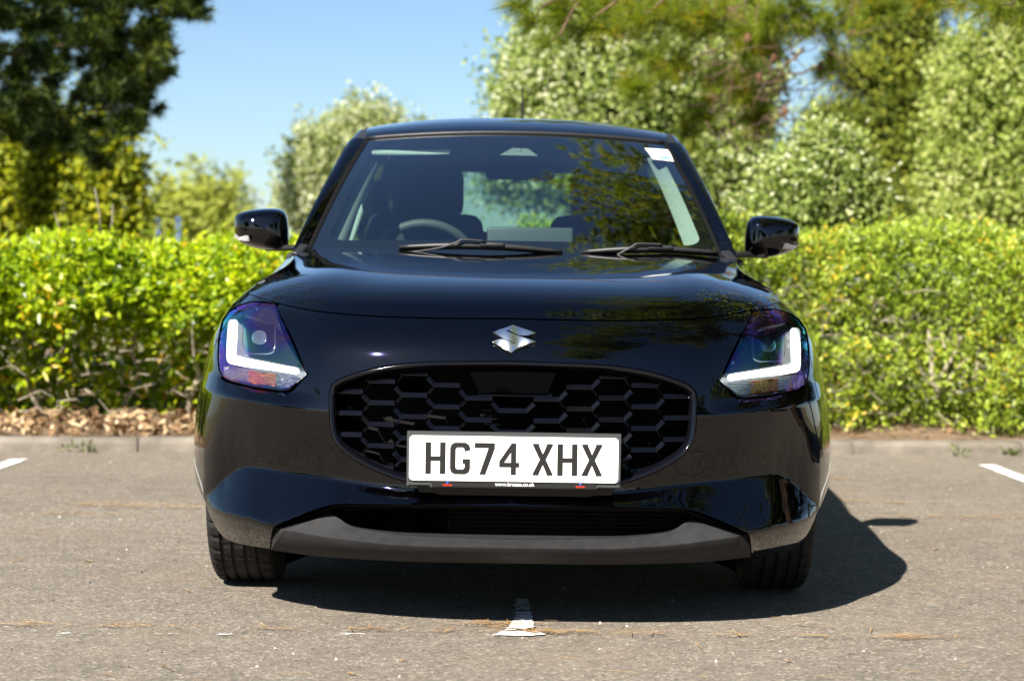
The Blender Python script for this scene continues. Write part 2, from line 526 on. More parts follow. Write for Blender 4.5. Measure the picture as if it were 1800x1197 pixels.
def hit3(P, off=0.0, noq=False):
    """photograph pixels -> points on the sight line, off metres behind the body surface"""
    P = np.asarray(P, float).reshape(-1, 2)
    h = hit(P, noq); B = body(h[:, 0], h[:, 1], noq)
    y = B[:, 1] + np.asarray(off)
    S = np.array([ray(*p) for p in P])
    return np.stack([S[:, 0]*(D0+y)-XC, y, HCAM+S[:, 1]*(D0+y)], -1)
def mirx(P):
    Q = np.array(P, float); Q[:, 0] *= -1; return Q
def a_of(y, z):
    yy = _YB + _PF*p_of(z)
    n = 700+299
    return float(np.interp(y, yy[:n], _A[:n]))

RAIL_PX = [
    [(384,657,.018),(402,673,.018),(445,683,.018),(500,690,.015),(560,692,0),(901,692,0)],
    [(380,689,-.008),(427,700,-.008),(495,711,-.008),(566,722,0),(901,735,0)],
    [(358,873,.0),(375,862,.02),(395,842,.042),(415,826,.052),(432,820,.054),(460,822,.052),(560,838,.042),(640,851,.030),(700,861,.022),(901,866,.010)],
    [(360,886,-.005),(372,894,-.01),(395,904,-.015),(440,913,-.02),(480,924,-.02),(530,906,-.015),(585,888,-.015),(640,886,-.012),(901,889,-.012)],
]
for _ in range(2):
    new = []
    for r in RAIL_PX:
        h = hit([q[:2] for q in r]); B = body(h[:, 0], h[:, 1])
        o = np.argsort(np.abs(B[:, 0]))
        new.append((np.abs(B[o, 0]), B[o, 2], np.array([q[2] for q in r])[o]))
    new.append((np.array([0, .5, .6, .9]), np.full(4, .165), np.array([.03, .03, .05, .05])))
    RAILS[:] = new

def halfpath(px):                       # left-half photograph path -> mirrored closed outline in (a, z)
    h = hit(px); h[:, 0] = -np.abs(h[:, 0])
    return h
def closed_mirror(h):
    r = h[::-1].copy(); r[:, 0] *= -1
    return np.concatenate([h, r])

SHUT = spline([(441,516),(460,523),(487,531),(520,539),(560,546),(620,552),(700,556.5),(800,558.5),(901,559)], 5)
HL = [(484,534.5),(462,531.5),(442,530.5),(420,537),(403,548),(392,563),(387,585),(384,610),(383.5,634),(386,652),(392,663),(402,670),
      (445,680),(494,687),(509,685),(539,658.5)]
GR = spline([(901,634),(800,634.5),(740,636),(690,640.5),(650,648),(615,658),(593,667),(582,677),(578,692),(578,720),(579,745),
             (583,766),(594,786),(615,804),(645,822),(675,835),(700,843.5),(740,850.5),(901,855)], 4)
# bumper
top = [(x, y+2.6) for x, y in SHUT[::-1] if x > 489]
lamp_in = [(489,536),(543,658.5),(511,688.5),(494,690.5),(445,683.5),(402,673.5),(389.5,667),(383,656)]
h1 = halfpath(top+lamp_in)
zs = h1[-1, 1]
side = [(-a_of(.46, zs-.02), zs-.02)]
Y_S = 0.50
side += [(-a_of(Y_S, z), z) for z in (.585, .54, .50, .46)]
bot = spline([(362,884),(366,897),(376,920),(388,938),(402,949),(430,957),(474,964)], 4).tolist() + [(479,930),(481,926)] + \
      spline([(484,923),(530,904),(570,890),(600,885),(660,885.5),(760,887),(901,888.5)], 5).tolist()
h2 = halfpath(bot)
arch = [(-a_of(.80-.338*math.cos(th), .305+.338*math.sin(th)), .305+.338*math.sin(th)) for th in np.linspace(math.radians(27), math.radians(6), 4)]
bumper_out = closed_mirror(np.concatenate([h1, np.array(side), np.array(arch), h2]))
gr_h = closed_mirror(halfpath(GR))
extra = []
for r in RAILS[:4]:
    for xx in np.linspace(0.01, 0.86, 80):
        zz = float(np.interp(xx, r[0], r[1]))
        for o in (-.006, -.003, 0, .003, .006):
            W = float(Wof(zz+o, 0.3)); a = float(np.interp(min(xx/W, .9999), _XH[:700], _A[:700]))
            extra += [(a, zz+o), (-a, zz+o)]
panel('bumper', bumper_out, [gr_h], body, 0.0125, 'black_paint', car, extra=extra, flange=0.02)

# bonnet
E0 = hit([(441, 516)])[0]; E0y = body(E0[0], E0[1])[1]
ze = pchip([E0y, .75, 1.0, 1.28], [E0[1], .885, .928, .968])
def edge_pt(y):
    z = float(ze(y)); return np.array(body(-a_of(y, z), z, True))
Er = edge_pt(1.27)
fr = hit3(SHUT, 0.0)
fu = -fr[:, 0]; o_ = np.argsort(fu)
fy = lambda u: np.interp(u, np.linspace(0, 1, 60), FYt)
xw0 = fu.max()
uu = np.linspace(0, 1, 60)
FYt = np.interp(uu*xw0, fu[o_], fr[o_, 1]); FZt = np.interp(uu*xw0, fu[o_], fr[o_, 2])
cprof = pchip([0, .05, .10, .17, .27, .42, .68, 1], [0, .21, .34, .46, .575, .70, .86, 1])
NV = 64
vs_ = np.concatenate([np.linspace(0, .25, 26), np.linspace(.25, 1, NV-25)[1:]])
US = np.linspace(-1, 1, 97); US = np.sign(US)*np.abs(US)**0.8
def bonnet(u, v):
    au = np.abs(u)
    yf = np.interp(au, uu, FYt); zf = np.interp(au, uu, FZt)
    yr = 1.18 + 0.09*au**2.5; zr = 0.9725 - 0.006*au**2 + (Er[2]-.9665)*au**6
    y = yf + (yr-yf)*v
    # the edge follows the wing
    w = au**5
    prof = cprof(v)*(1-w) + w*((ze(np.clip(E0y+(1.27-E0y)*v, E0y, 1.28))-ze(E0y))/(ze(1.27)-ze(E0y)))
    z = zf + (zr-zf)*prof
    # gently raised flanks either side of a flatter middle
    z = z + 0.010*np.exp(-((au-.72)/.15)**2)*smooth(.0, .25, v)*(1-smooth(.6, 1, v)*.4) - 0.006*np.exp(-(au/.45)**2)*smooth(.1, .5, v)
    xe_y = E0y+(1.27-E0y)*v
    xe = np.interp(xe_y, YE, XE)
    return np.stack([np.sign(u)*au*xe, y, z], -1)
YE = np.linspace(E0y, 1.27, 40); XE = np.array([-edge_pt(y)[0] for y in YE]) - 0.002
g = [bonnet(US, np.full(97, v)) for v in vs_]
e = 1e-3
VV = np.concatenate(g); UUa = np.tile(US, len(vs_)); VVa = np.repeat(vs_, 97)
du = bonnet(np.clip(UUa+e, -1, 1), VVa) - bonnet(np.clip(UUa-e, -1, 1), VVa)
dv = bonnet(UUa, np.clip(VVa+e, 0, 1)) - bonnet(UUa, np.clip(VVa-e, 0, 1))
NNb = np.cross(du, dv); NNb /= np.linalg.norm(NNb, axis=1)[:, None]+1e-12
NNb[NNb[:, 2] < 0] *= -1
FFb = [(i*97+k, i*97+k+1, (i+1)*97+k+1, (i+1)*97+k) for i in range(len(vs_)-1) for k in range(96)]
# folded front lip
lip = g[0] + np.array((0, 0.016, -0.012)); b0 = len(VV)
lt = np.tile((0, -.5, -.85), (97, 1))
VV = np.concatenate([VV, g[0], lip]); NNb = np.concatenate([NNb, lt, lt])
FFb += [(b0+k, b0+97+k, b0+97+k+1, b0+k+1) for k in range(96)]
obj_from('bonnet', VV, FFb, 'black_paint', car, True, NNb)
# dark gutter behind the bonnet seam
sg = np.concatenate([hit3(SHUT, 0.0), mirx(hit3(SHUT, 0.0))[::-1][1:]])
loft('bonnet_seal', [sg+np.array((0, .030, -.004)), sg+np.array((0, .020, -.03))], 'matte_black', car)

# wings
lamp_out = HL[2:11]
def wing_outline():
    # bonnet edge, from the corner to the windscreen foot
    ed = [(a_of(y, float(ze(y))), float(ze(y))-.001) for y in np.linspace(E0y, 1.27, 24)]
    back = [(a_of(1.27, z), z) for z in np.linspace(.95, .24, 10)]
    ar = [(a_of(.80-.338*math.cos(th), .305+.338*math.sin(th)), .305+.338*math.sin(th)) for th in np.linspace(math.radians(168), math.radians(28), 26)]
    sd = [(a_of(Y_S+.006, z), z) for z in (.47, .51, .55, .59)]
    lo = [(x-1.5, y-0.8) for x, y in lamp_out[::-1]]
    h = hit(lo + [(462,529),(484,533)]); h[:, 0] = np.abs(h[:, 0])
    sh = hit([(486,532.5)] + [(x, y+2.2) for x, y in SHUT[::-1] if x < 484]); sh[:, 0] = np.abs(sh[:, 0])
    return np.concatenate([ed, back, ar, sd, h, sh])
wo = wing_outline()
wl = panel('front_wing', mirx(wo), [], body, 0.014, 'black_paint', car, flange=0.02, fl_dir=(0.7, 0.7, -.1))
wr = panel('front_wing', wo, [], body, 0.014, 'black_paint', car, flange=0.02, fl_dir=(-0.7, 0.7, -.1))
# arch liners
for s in (-1, 1):
    a1 = [(s*.83, .80-.345*math.cos(t), .305+.345*math.sin(t)) for t in np.linspace(-.15, math.pi+.15, 30)]
    a2 = [(s*.50, q[1], q[2]) for q in a1]
    loft('wheel_arch_liner', [a1, a2], 'matte_black', car)
# doors and rear quarters, down to the sill
belt = pchip([1.27, 1.6, 2.4, 3.3, 3.8], [.968, .985, 1.01, 1.03, 1.03])
def side_panel(name, y0, y1, arch_c=None):
    tp = [(a_of(y, float(belt(y))), float(belt(y))) for y in np.linspace(y0, y1, 12)]
    rt = [(a_of(y1, z), z) for z in np.linspace(.95, .22, 8)]
    bt = [(a_of(y, .20), .20) for y in np.linspace(y1, y0, 8)]
    lf = [(a_of(y0, z), z) for z in np.linspace(.22, .93, 8)]
    P = np.array(tp+rt+bt+lf)
    for s in (-1, 1):
        Q = P.copy(); Q[:, 0] *= s
        panel(name, Q, [], body, 0.05, 'black_paint', car, flange=0.02, fl_dir=(-s, 0, 0))
side_panel('front_door', 1.276, 2.20)
side_panel('rear_door', 2.206, 2.86)
def rear_shell():
    tp = [(a_of(y, float(belt(y))), float(belt(y))) for y in np.linspace(2.866, 3.30, 6)]
    aE = A_END
    tp += [(a, 1.03) for a in np.linspace(tp[-1][0]+.03, aE-1e-3, 14)]
    bt = [(a, .24) for a in np.linspace(aE-1e-3, a_of(3.34, .24)+.29, 10)]
    ar = []
    for th in np.linspace(math.radians(6), math.radians(174), 22):
        z = .305+.338*math.sin(th); y = 3.25+.338*math.cos(th)
        ar.append((a_of(3.34, z)+(y-3.34) if y > 3.34 else a_of(y, z), z))
    lf = [(a_of(2.90, .22), .22), (a_of(2.866, .22), .22), (a_of(2.866, .6), .6)]
    P = np.array(tp+bt+ar+lf)
    for s in (-1, 1):
        Q = P.copy(); Q[:, 0] *= s
        panel('rear_quarter', Q, [], body, 0.05, 'black_paint', car, flange=0.0)
rear_shell()
# underbody
bm = bmesh.new()
uo = [(-.45,.25),(-.50,.50),(-.55,.55),(-.55,1.1),(-.80,1.2),(-.80,2.9),(-.55,3.0),(-.55,3.6),(.55,3.6),(.55,3.0),(.80,2.9),(.80,1.2),(.55,1.1),(.55,.55),(.50,.50),(.45,.25)]
f = bm.faces.new([bm.verts.new((x, y, .185)) for x, y in uo])
r = bmesh.ops.extrude_face_region(bm, geom=[f])
for v in r['geom']:
    if isinstance(v, bmesh.types.BMVert): v.co.z += .12
bm_obj('underbody', bm, 'matte_black', car)

# ---- grille
grille = empty('grille', parent=car)
def inset(poly, d):
    P = np.array(poly); n = len(P); out = []
    for i in range(n):
        t = P[(i+1) % n]-P[i-1]; t /= np.linalg.norm(t)+1e-9
        out.append(P[i]+d*np.array((-t[1], t[0])))
    return np.array(out)
GRp = np.array(GR)
def gr_ring(d, off):
    # push the half path inward by d pixels
    P = GRp.copy(); t = np.gradient(P, axis=0); t /= np.linalg.norm(t, axis=1)[:, None]
    n = np.stack([-t[:, 1], t[:, 0]], -1)
    if ((P+5*n)[10, 1] < P[10, 1]): n = -n
    Q = P + d*n; Q[0, 0] = Q[-1, 0] = 901
    h = hit3(Q, off, True)
    return np.concatenate([h, mirx(h)[::-1][1:-1]])
loft('grille_frame', [gr_ring(0.5, .02), gr_ring(1, .003), gr_ring(3, -.004), gr_ring(5, -.003), gr_ring(14, .016), gr_ring(15.5, .06)], 'ring_black', grille, closed=True)
# inner boundary for clipping (unrolled offsets dx, py)
GI = GRp.copy(); t_ = np.gradient(GI, axis=0); t_ /= np.linalg.norm(t_, axis=1)[:, None]
n_ = np.stack([-t_[:, 1], t_[:, 0]], -1)
if (GI+5*n_)[10, 1] < GI[10, 1]: n_ = -n_
GI = GI + 12*n_
gi3 = hit3(GI, .02, True)
GIx = np.concatenate([gi3[:, [0, 2]], mirx(gi3)[::-1][:, [0, 2]]])
def blade(name, P, th, depth, m, parent, y_nose=.0055):
    """a moulded bar: pointed nose, deep body; P = centre line (x, y, z) of its front"""
    P = np.array(P, float); t = np.gradient(P, axis=0); t[:, 1] = 0; t /= np.linalg.norm(t, axis=1)[:, None]
    n = np.stack([-t[:, 2], 0*t[:, 0], t[:, 0]], -1)
    Y = np.array((0, 1.0, 0))
    n[n[:, 2] < 0] *= -1
    rails = [P-n*th*.72, P+n*th+Y*y_nose, P+n*th*.8+Y*depth, P-n*th*.7+Y*depth, P-n*th+Y*.004, P-n*th]
    k = len(P); V = np.concatenate(rails); F = []
    for i in range(6):
        j = (i+1) % 6
        for q in range(k-1): F.append((i*k+q, i*k+q+1, j*k+q+1, j*k+q))
    F.append(tuple(i*k for i in range(6))); F.append(tuple(i*k+k-1 for i in range(5, -1, -1)))
    return obj_from(name, V, F, m, parent, False)
PXM = FPX/(D0+.05)
cz = lambda py: HCAM-(py-490)*(D0+.05)/FPX
def on_front(x, z, off):
    y = body(float(np.interp(abs(x)/float(Wof(z, .1)), _XH[:700], _A[:700])), z, True)[1]
    return (x, float(y)+off, z)
def clip_path(pts):
    Q = resample(pts, .004)
    k = inside(Q, GIx)
    if k.sum() < 4: return None
    i = np.nonzero(k)[0]; return Q[i[0]:i[-1]+1]
def simplify(Q, pts):
    out = [Q[0]]
    for p in pts[1:-1]:
        if inside(np.array([p]), GIx)[0]: out.append(p)
    out.append(Q[-1]); return out
badge_x = 78/PXM; badge_bottom = cz(692)
for k in range(0, 6):
    for s in ((1,) if k == 0 else (-1, 1)):
        for j in range(-1, 6):
            dx = k*57.5
            py = (684-dx*.04 if k % 2 == 0 else 665-dx*.03) + 37.8*j
            xo, xi = (dx+24)/PXM, (dx-21)/PXM
            z = cz(py)
            if abs(dx) < 95 and z > badge_bottom-.006: 
                if k == 0 or z > badge_bottom+.02: continue
            if k == 0:
                pts = [(-(24+13)/PXM, z+12.5/PXM), (-24/PXM, z), (24/PXM, z), ((24+13)/PXM, z+12.5/PXM)]
            else:
                pts = [(s*xi, z), (s*xo, z), (s*(xo+12.5/PXM), z+12.5/PXM)]
            Q = clip_path(np.array(pts))
            if Q is None: continue
            P = simplify(Q, pts)
            if k == 1 and z > badge_bottom-.006:
                P = [p for p in P if abs(p[0]) > badge_x*.9]
                if len(P) < 2: continue
            blade('grille_bar', [on_front(x, zz, .024) for x, zz in P], .0058, .05, 'piano_black', grille)
            # recessed web down to the next column
            if k > 0:
                w = [(s*xo, z-.001), (s*(xo+11/PXM), z-15/PXM)]
                Q = clip_path(np.array(w))
                if Q is not None: blade('grille_web', [on_front(*Q[0], .042), on_front(*Q[-1], .044)], .0036, .030, 'gloss_black', grille)
# sensor cover in the top middle of the grille
def px_panel(name, px, off, m, parent, step=6, flange=.01, holes=()):
    sf = lambda u, v: hit3(np.stack([u, v], -1), off, True)
    o = None
    P = np.array(px, float)
    return panel_px(name, P, holes, sf, step, m, parent, flange)
def panel_px(name, P, holes, sf, step, m, parent, flange):
    loops = [resample(P, step, True)] + [resample(np.array(h, float), step, True) for h in holes]
    B = np.concatenate(loops); lo, hi = B.min(0), B.max(0)
    G = np.stack(np.meshgrid(np.arange(lo[0]+step/2, hi[0], step), np.arange(lo[1]+step/2, hi[1], step)), -1).reshape(-1, 2)
    G[::2] += .1
    ok = inside(G, loops[0])
    for h in loops[1:]: ok &= ~inside(G, h)
    G = G[ok]
    if len(G):
        d = ((G[:, None]-B[None])**2).sum(-1).min(1); G = G[d > (.4*step)**2]
    pts = np.concatenate([B, G]); E = []; s = 0
    for l in loops:
        n = len(l); E += [(s+i, s+(i+1) % n) for i in range(n)]; s += n
    vs, es, fs, *_ = delaunay_2d_cdt([Vector((float(a), float(b))) for a, b in pts], E, [], 0, 1e-5)
    Q = np.array([(v.x, v.y) for v in vs]); F = np.array([f for f in fs if len(f) == 3]); C = Q[F].mean(1)
    k = inside(C, loops[0])
    for h in loops[1:]: k &= ~inside(C, h)
    F = F[k]; X = sf(Q[:, 0], Q[:, 1])
    fn = np.cross(X[F[:, 1]]-X[F[:, 0]], X[F[:, 2]]-X[F[:, 0]])
    bad = fn[:, 1] > 0; F[bad] = F[bad][:, ::-1]
    V = [X]; FF = [tuple(map(int, f)) for f in F]; base = len(X)
    if flange:
        for l in loops:
            a = sf(l[:, 0], l[:, 1]); b = a+np.array((0, flange, 0)); n = len(l)
            V += [a, b]
            FF += [(base+i, base+(i+1) % n, base+n+(i+1) % n, base+n+i) for i in range(n)]; base += 2*n
    o = obj_from(name, np.concatenate(V), FF, m, parent, False)
    nf = len(F)
    o.data.polygons.foreach_set('use_smooth', [True]*nf+[False]*(len(FF)-nf))
    return o
px_panel('sensor_cover', [(823,648),(980,650),(962,692),(842,690)], .024, 'soft_black', grille, 20, .02)
blade('sensor_cover_lip', [cat(838,693,.055), cat(967,695,.055)], .004, .03, 'piano_black', grille)
# dark radiator core and shutters far behind the bars
rbox('radiator', (0, .20, .56), (1.02, .04, .36), .01, 'matte_black', grille)
for i in range(17):
    z = .43+.0145*i
    rbox('shutter_slat', (.20, .165, z), (.56, .012, .0035), .0015, 'gloss_black', grille, seg=1)
for (px, py, w, h) in ((606,712,30,24),(604,752,28,24),(715,680,50,24),(890,705,60,22)):
    p = cat(px, py, .135); s = w/PXM
    rbox('inner_baffle', p, (s, .01, h/PXM), .002, 'soft_black', grille, seg=1)
# grille tunnel
tw = gr_ring(15, .055)
tb = tw.copy(); tb[:, 1] = .21
loft('grille_tunnel', [tw, tb], 'matte_black', grille, closed=True)

# ---- lower intake and skid lip
low = empty('lower_intake', parent=car)
def rail_full(px, off, n=5):
    h = hit3(spline(px, n), off, True)
    return np.concatenate([h, mirx(h)[::-1][1:]])
r_lip = rail_full([(482,927),(535,904),(586,889),(620,886),(700,887),(901,889)], .006)
def rf(pts, n=5): return pts
# rails share sample count: five control points each
sk0 = rail_full([(585,901),(600,910),(625,924),(690,932.5),(760,935),(901,936.5)], .115)
sk1 = rail_full([(581,903.5),(596,911),(622,926),(690,937.5),(760,943),(901,948)], .030)
sk2 = rail_full([(500,930.5),(545,938),(600,947),(690,956.5),(760,960),(901,962.5)], -.022)
sk2b = rail_full([(499,933),(545,940.5),(600,949.5),(690,959),(760,962.5),(901,965)], -.023)
sk3 = rail_full([(476,966),(545,976),(600,980.5),(690,985.5),(760,988),(901,990)], .022)
sk4 = sk3 + np.array((0, .10, -.004))
skid = loft('skid_lip', [sk1, sk2], 'skid_plastic', car)
loft('skid_shelf', [sk0, sk1+np.array((0, .001, .0005))], 'skid_plastic', skid)
loft('skid_lip_face', [sk2, sk2b, sk3, sk4], 'skid_plastic', skid)
# corner facets of the skid lip
for s in (1, -1):
    q = hit3([(484,927),(582,893),(581,903.5),(500,930.5),(476,966),(480,942),(499,933)], [.035, .10, .030, -.022, .022, .014, -.023], True)*np.array((s, 1, 1))
    obj_from('skid_corner', q, [(0, 1, 2, 3), (0, 3, 5), (5, 3, 6), (5, 6, 4)], 'skid_plastic', skid, False)
for s in (-1, 1):  # added closing panel, blocks sunlight leaking past the bumper edge
    ra = hit3(spline([(479,930),(484,924),(530,905.5),(570,892),(592,888)], 3), .012)*np.array((s, 1, 1))
    loft('intake_light_block', [ra, ra+np.array((0, .05, .004)), ra+np.array((0, .26, -.02)), ra+np.array((0, .30, -.14))], 'soft_black', low)
# recess: ceiling, back panel, side cheeks
ceil0 = rail_full([(586,889),(610,887),(640,887),(690,887.5),(760,888),(901,889.5)], .004)
ceil1 = rail_full([(586,893),(610,894),(640,894),(690,894.5),(760,895),(901,896.5)], .12)
loft('intake_ceiling', [ceil0, ceil1], 'black_plastic', low)
bk1 = rail_full([(540,960),(610,960),(640,960),(690,960),(760,960),(901,960)], .121)
loft('intake_back', [ceil1, bk1], 'matte_black', low)
c0 = hit3([(484,926),(586,889),(586,903),(484,930)], [.02, .006, .125, .125], True)
for s in (-1, 1):
    obj_from('intake_cheek', c0*np.array((s, 1, 1)), [(0, 1, 2, 3)], 'black_plastic', low, False)
for i, py in enumerate((900, 907.5, 915, 922.5, 930)):
    a = cat(787, py-1.5, .10); b = cat(1170, py+4, .10)
    blade('intake_slat', [a, b], .0016, .012, 'gloss_black', low, .003)
for px in (787, 897, 1011, 1125, 1171):
    a = cat(px, 897+(px-900)*.0148, .095); b = cat(px, 936+(px-900)*.0148, .095)
    blade('intake_divider', [a, b], .0016, .012, 'gloss_black', low, .003)
for px0, px1 in ((620, 668), (672, 782)):
    a, b, c, d = cat(px0, 897, .10), cat(px1, 897, .10), cat(px1, 934, .10), cat(px0, 930, .10)
    obj_from('blanking_panel', [a, b, c, d], [(0, 3, 2, 1)], 'soft_black', low, False)
# tow-eye cover seam on the bumper (right of the grille)
tow = spline([(1188,806),(1200,796),(1225,793),(1246,797),(1250,806),(1244,820),(1230,832),(1210,836),(1192,830),(1187,818)], 4, True)
tube('towing_eye_cover_seam', hit3(np.concatenate([tow, tow[:1]]), -.0004), .0009, 'gloss_black', car, 5)

# ---- emblem
EMB = [(840,180),(1150,290),(1495,405),(1430,440),(1310,470),(1180,484),(1040,472),(960,445),(830,385),(700,322),(645,352),(1000,492),(1510,662),(1290,720),(1080,800),(920,880),
       (800,985),(530,835),(255,668),(330,625),(430,597),(560,590),(700,640),(955,755),(900,705),(700,625),(530,548),(400,472),(270,398),(450,318),(640,260)]
EMBp = np.array([(850+x/16.36, 560+y/16.36) for x, y in EMB])
ec = EMBp.mean(0)
em = px_panel('emblem', EMBp, -.009, 'chrome', car, 5, .009)
def em_bulge(o):
    me = o.data
    for v in me.vertices: pass
ei = px_panel('emblem_face', ec+(EMBp-ec)*np.array((.985, .985)), -.0095, 'chrome', em, 2.5, 0)
for v in ei.data.vertices:
    v.co.y += -.0035*math.cos(min(1, abs(v.co.z-.735)/.03)*1.2) + .0015*math.sin(v.co.x*120)
ei.data.polygons.foreach_set('use_smooth', [True]*len(ei.data.polygons))

# ---- number plate
plate = empty('number_plate', parent=car)
pc = cat(899.6, 806.8, -.030)
def rrect(w, h, r, n=5):
    out = []
    for cx, cy, a0 in ((w/2-r, h/2-r, 0), (-w/2+r, h/2-r, 90), (-w/2+r, -h/2+r, 180), (w/2-r, -h/2+r, 270)):
        for k in range(n+1):
            t = math.radians(a0+90*k/n); out.append((cx+r*math.cos(t), cy+r*math.sin(t)))
    return out
def flat(name, outline, y, depth, m, parent, c=None, bev=0):
    """flat board facing the camera: outline in (x, z) round c"""
    c = pc if c is None else c
    bm = bmesh.new()
    f = bm.faces.new([bm.verts.new((c[0]+x, y, c[2]+z)) for x, z in outline][::1])
    bmesh.ops.recalc_face_normals(bm, faces=bm.faces)
    if f.normal.y > 0: f.normal_flip()
    if depth:
        r = bmesh.ops.extrude_face_region(bm, geom=[f])
        for v in r['geom']:
            if isinstance(v, bmesh.types.BMVert): v.co.y += depth
        bmesh.ops.recalc_face_normals(bm, faces=bm.faces)
        if bev:
            eg = [e for e in bm.edges if all(abs(v.co.y-y) < 1e-6 for v in e.verts)]
            bmesh.ops.bevel(bm, geom=eg, offset=bev, segments=2, affect='EDGES')
    bmesh.ops.triangulate(bm, faces=[f for f in bm.faces if len(f.verts) > 4])
    return bm_obj(name, bm, m, parent)
y0 = pc[1]
flat('plate_holder', [(-.2655,.0655),(.2655,.0655),(.2655,-.0700),(.21,-.0700),(.205,-.0735),(-.205,-.0735),(-.21,-.0700),(-.2655,-.0700)], y0+.004, .016, 'plate_holder', plate, bev=.003)
flat('plate_rim', rrect(.531,.1215,.010), y0+.0005, .004, 'plate_holder', plate, (pc[0], 0, pc[2]+.003), .001)
flat('plate_face', rrect(.5185,.1115,.010), y0-.002, .003, 'plate_white', plate)
flat('dealer_strip', [(-.208,-.0565),(.208,-.0565),(.200,-.0705),(-.200,-.0705)], y0+.0015, .003, 'plate_black', plate)
CH = {
 'H': [[(0,0),(.014,0),(.014,.0325),(.036,.0325),(.036,0),(.05,0),(.05,.079),(.036,.079),(.036,.0445),(.014,.0445),(.014,.079),(0,.079)]],
 '7': [[(.012,0),(.027,0),(.05,.065),(.05,.079),(0,.079),(0,.066),(.034,.066)]],
 'X': [[(0,0),(.0155,0),(.0155,.004),(.025,.026),(.0345,.004),(.0345,0),(.05,0),(.05,.004),(.0325,.0395),(.05,.075),(.05,.079),(.0345,.079),(.0345,.075),(.025,.053),(.0155,.075),(.0155,.079),(0,.079),(0,.075),(.0175,.0395),(0,.004)]],
 'G': [[(.05,.060),(.05,.0655),(.0465,.0742),(.038,.079),(.012,.079),(.0035,.0745),(0,.0655),(0,.0135),(.0035,.0047),(.012,0),(.038,0),(.0465,.0047),(.05,.0135),(.05,.0385),(.031,.0385),(.031,.0265),(.036,.0265),(.036,.0165),(.032,.0125),(.018,.0125),(.014,.0165),(.014,.0625),(.018,.0665),(.032,.0665),(.0355,.0625),(.0355,.0565)]],
 '4': [[(.029,0),(.042,0),(.042,.019),(.05,.019),(.05,.031),(.042,.031),(.042,.079),(.0305,.079),(0,.034),(0,.019),(.029,.019)]],
}
xs = -.2192
for chars in ('HG74', 'XHX'):
    for c in chars:
        for poly in CH[c]:
            cc = (pc[0]+xs, 0, pc[2]-.0395)
            flat('plate_character', poly, y0-.0024, .0006, 'plate_black', plate, cc)
            if c == '4':
                flat('plate_character_gap', [(.013,.031),(.029,.031),(.029,.055)], y0-.0028, .0003, 'plate_white', plate, cc)
        xs += .061
    xs += .022
def text(name, s, size, c, m, parent, y, bold=0.0, ext=.0002):
    cu = bpy.data.curves.new(name, 'FONT'); cu.body = s; cu.size = size; cu.align_x = 'CENTER'; cu.align_y = 'CENTER'; cu.extrude = ext; cu.offset = bold
    o = bpy.data.objects.new(name, cu); COL.objects.link(o)
    me = bpy.data.meshes.new_from_object(o); bpy.data.objects.remove(o)
    me.materials.clear(); me.materials.append(MATS[m])
    o = bpy.data.objects.new(name, me); COL.objects.link(o); o.parent = parent
    o.location = (c[0], y, c[1]); o.rotation_euler = (math.pi/2, 0, 0)
    return o
text('strip_lettering', 'www.breeze.co.uk', .0128, (pc[0]+.003, pc[2]-.0632), 'print_white', plate, y0+.0009, .00022)
for sx in (-.164, .166):
    text('strip_emblem_name', 'SUZUKI', .0065, (pc[0]+sx, pc[2]-.0668), 'print_red', plate, y0+.0009, .00015)
    flat('strip_emblem', rrect(.006, .0055, .0024, 3), y0+.0009, .0003, 'print_blue', plate, (pc[0]+sx, 0, pc[2]-.0598))
text('plate_maker_print', 'MADE FOR ROAD USE', .0032, (pc[0]+.205, pc[2]-.0485), 'plate_holder', plate, y0-.0022)
# plinth under the plate
flat('plate_plinth', [(-.25,-.055),(.262,-.055),(.245,-.089),(.20,-.091),(.19,-.094),(-.185,-.094),(-.195,-.0895),(-.235,-.0885)], y0+.021, .05, 'gloss_black', plate, bev=.004)

# ---- headlamps
mb = mat('reflector_clear', (0.16, 0.16, 0.15), 0.15, 0.95)
def pyramids(m, scale):
    nt = m.node_tree; b = nt.nodes['Principled BSDF']; tc = nd(nt, 'ShaderNodeTexCoord')
    v = nd(nt, 'ShaderNodeTexVoronoi'); v.inputs['Scale'].default_value = scale; v.inputs['Randomness'].default_value = .25
    nt.links.new(tc.outputs['Object'], v.inputs['Vector'])
    bp = nd(nt, 'ShaderNodeBump'); bp.inputs['Strength'].default_value = 1; bp.inputs['Distance'].default_value = .004
    nt.links.new(v.outputs['Distance'], bp.inputs['Height']); nt.links.new(bp.outputs[0], b.inputs['Normal'])
pyramids(mb, 260)
pyramids(mat('reflector_amber', (0.26, 0.075, 0.005), 0.2, 0.8), 220)
mat('projector_glass', (0.20, 0.24, 0.28), 0.12, 0.6, 1.0, 0.01)
LED = [(401,565),(404,562),(412,562),(415.5,566.5),(414.5,592),(412,622),(414,626.5),(440,632),(480,640),(520,647.5),(523.5,650.5),(524,656),(521,658),(480,651),(430,644.5),(405,639.5),(399.5,635),(398,625),(399,595)]
def mirror_px(P):       # a left-side pixel outline mirrored about the car's own centre line in the photograph
    out = []
    c, s = math.cos(ROLL), math.sin(ROLL)
    for x, y in P:
        u, v = x-CX, y-CY
        uu_, vv_ = u*c+v*s, -u*s+v*c
        uu_ = 2*XC*FPX/(D0+.35) - uu_
        out.append((CX+uu_*c-vv_*s, CY+uu_*s+vv_*c))
    return out
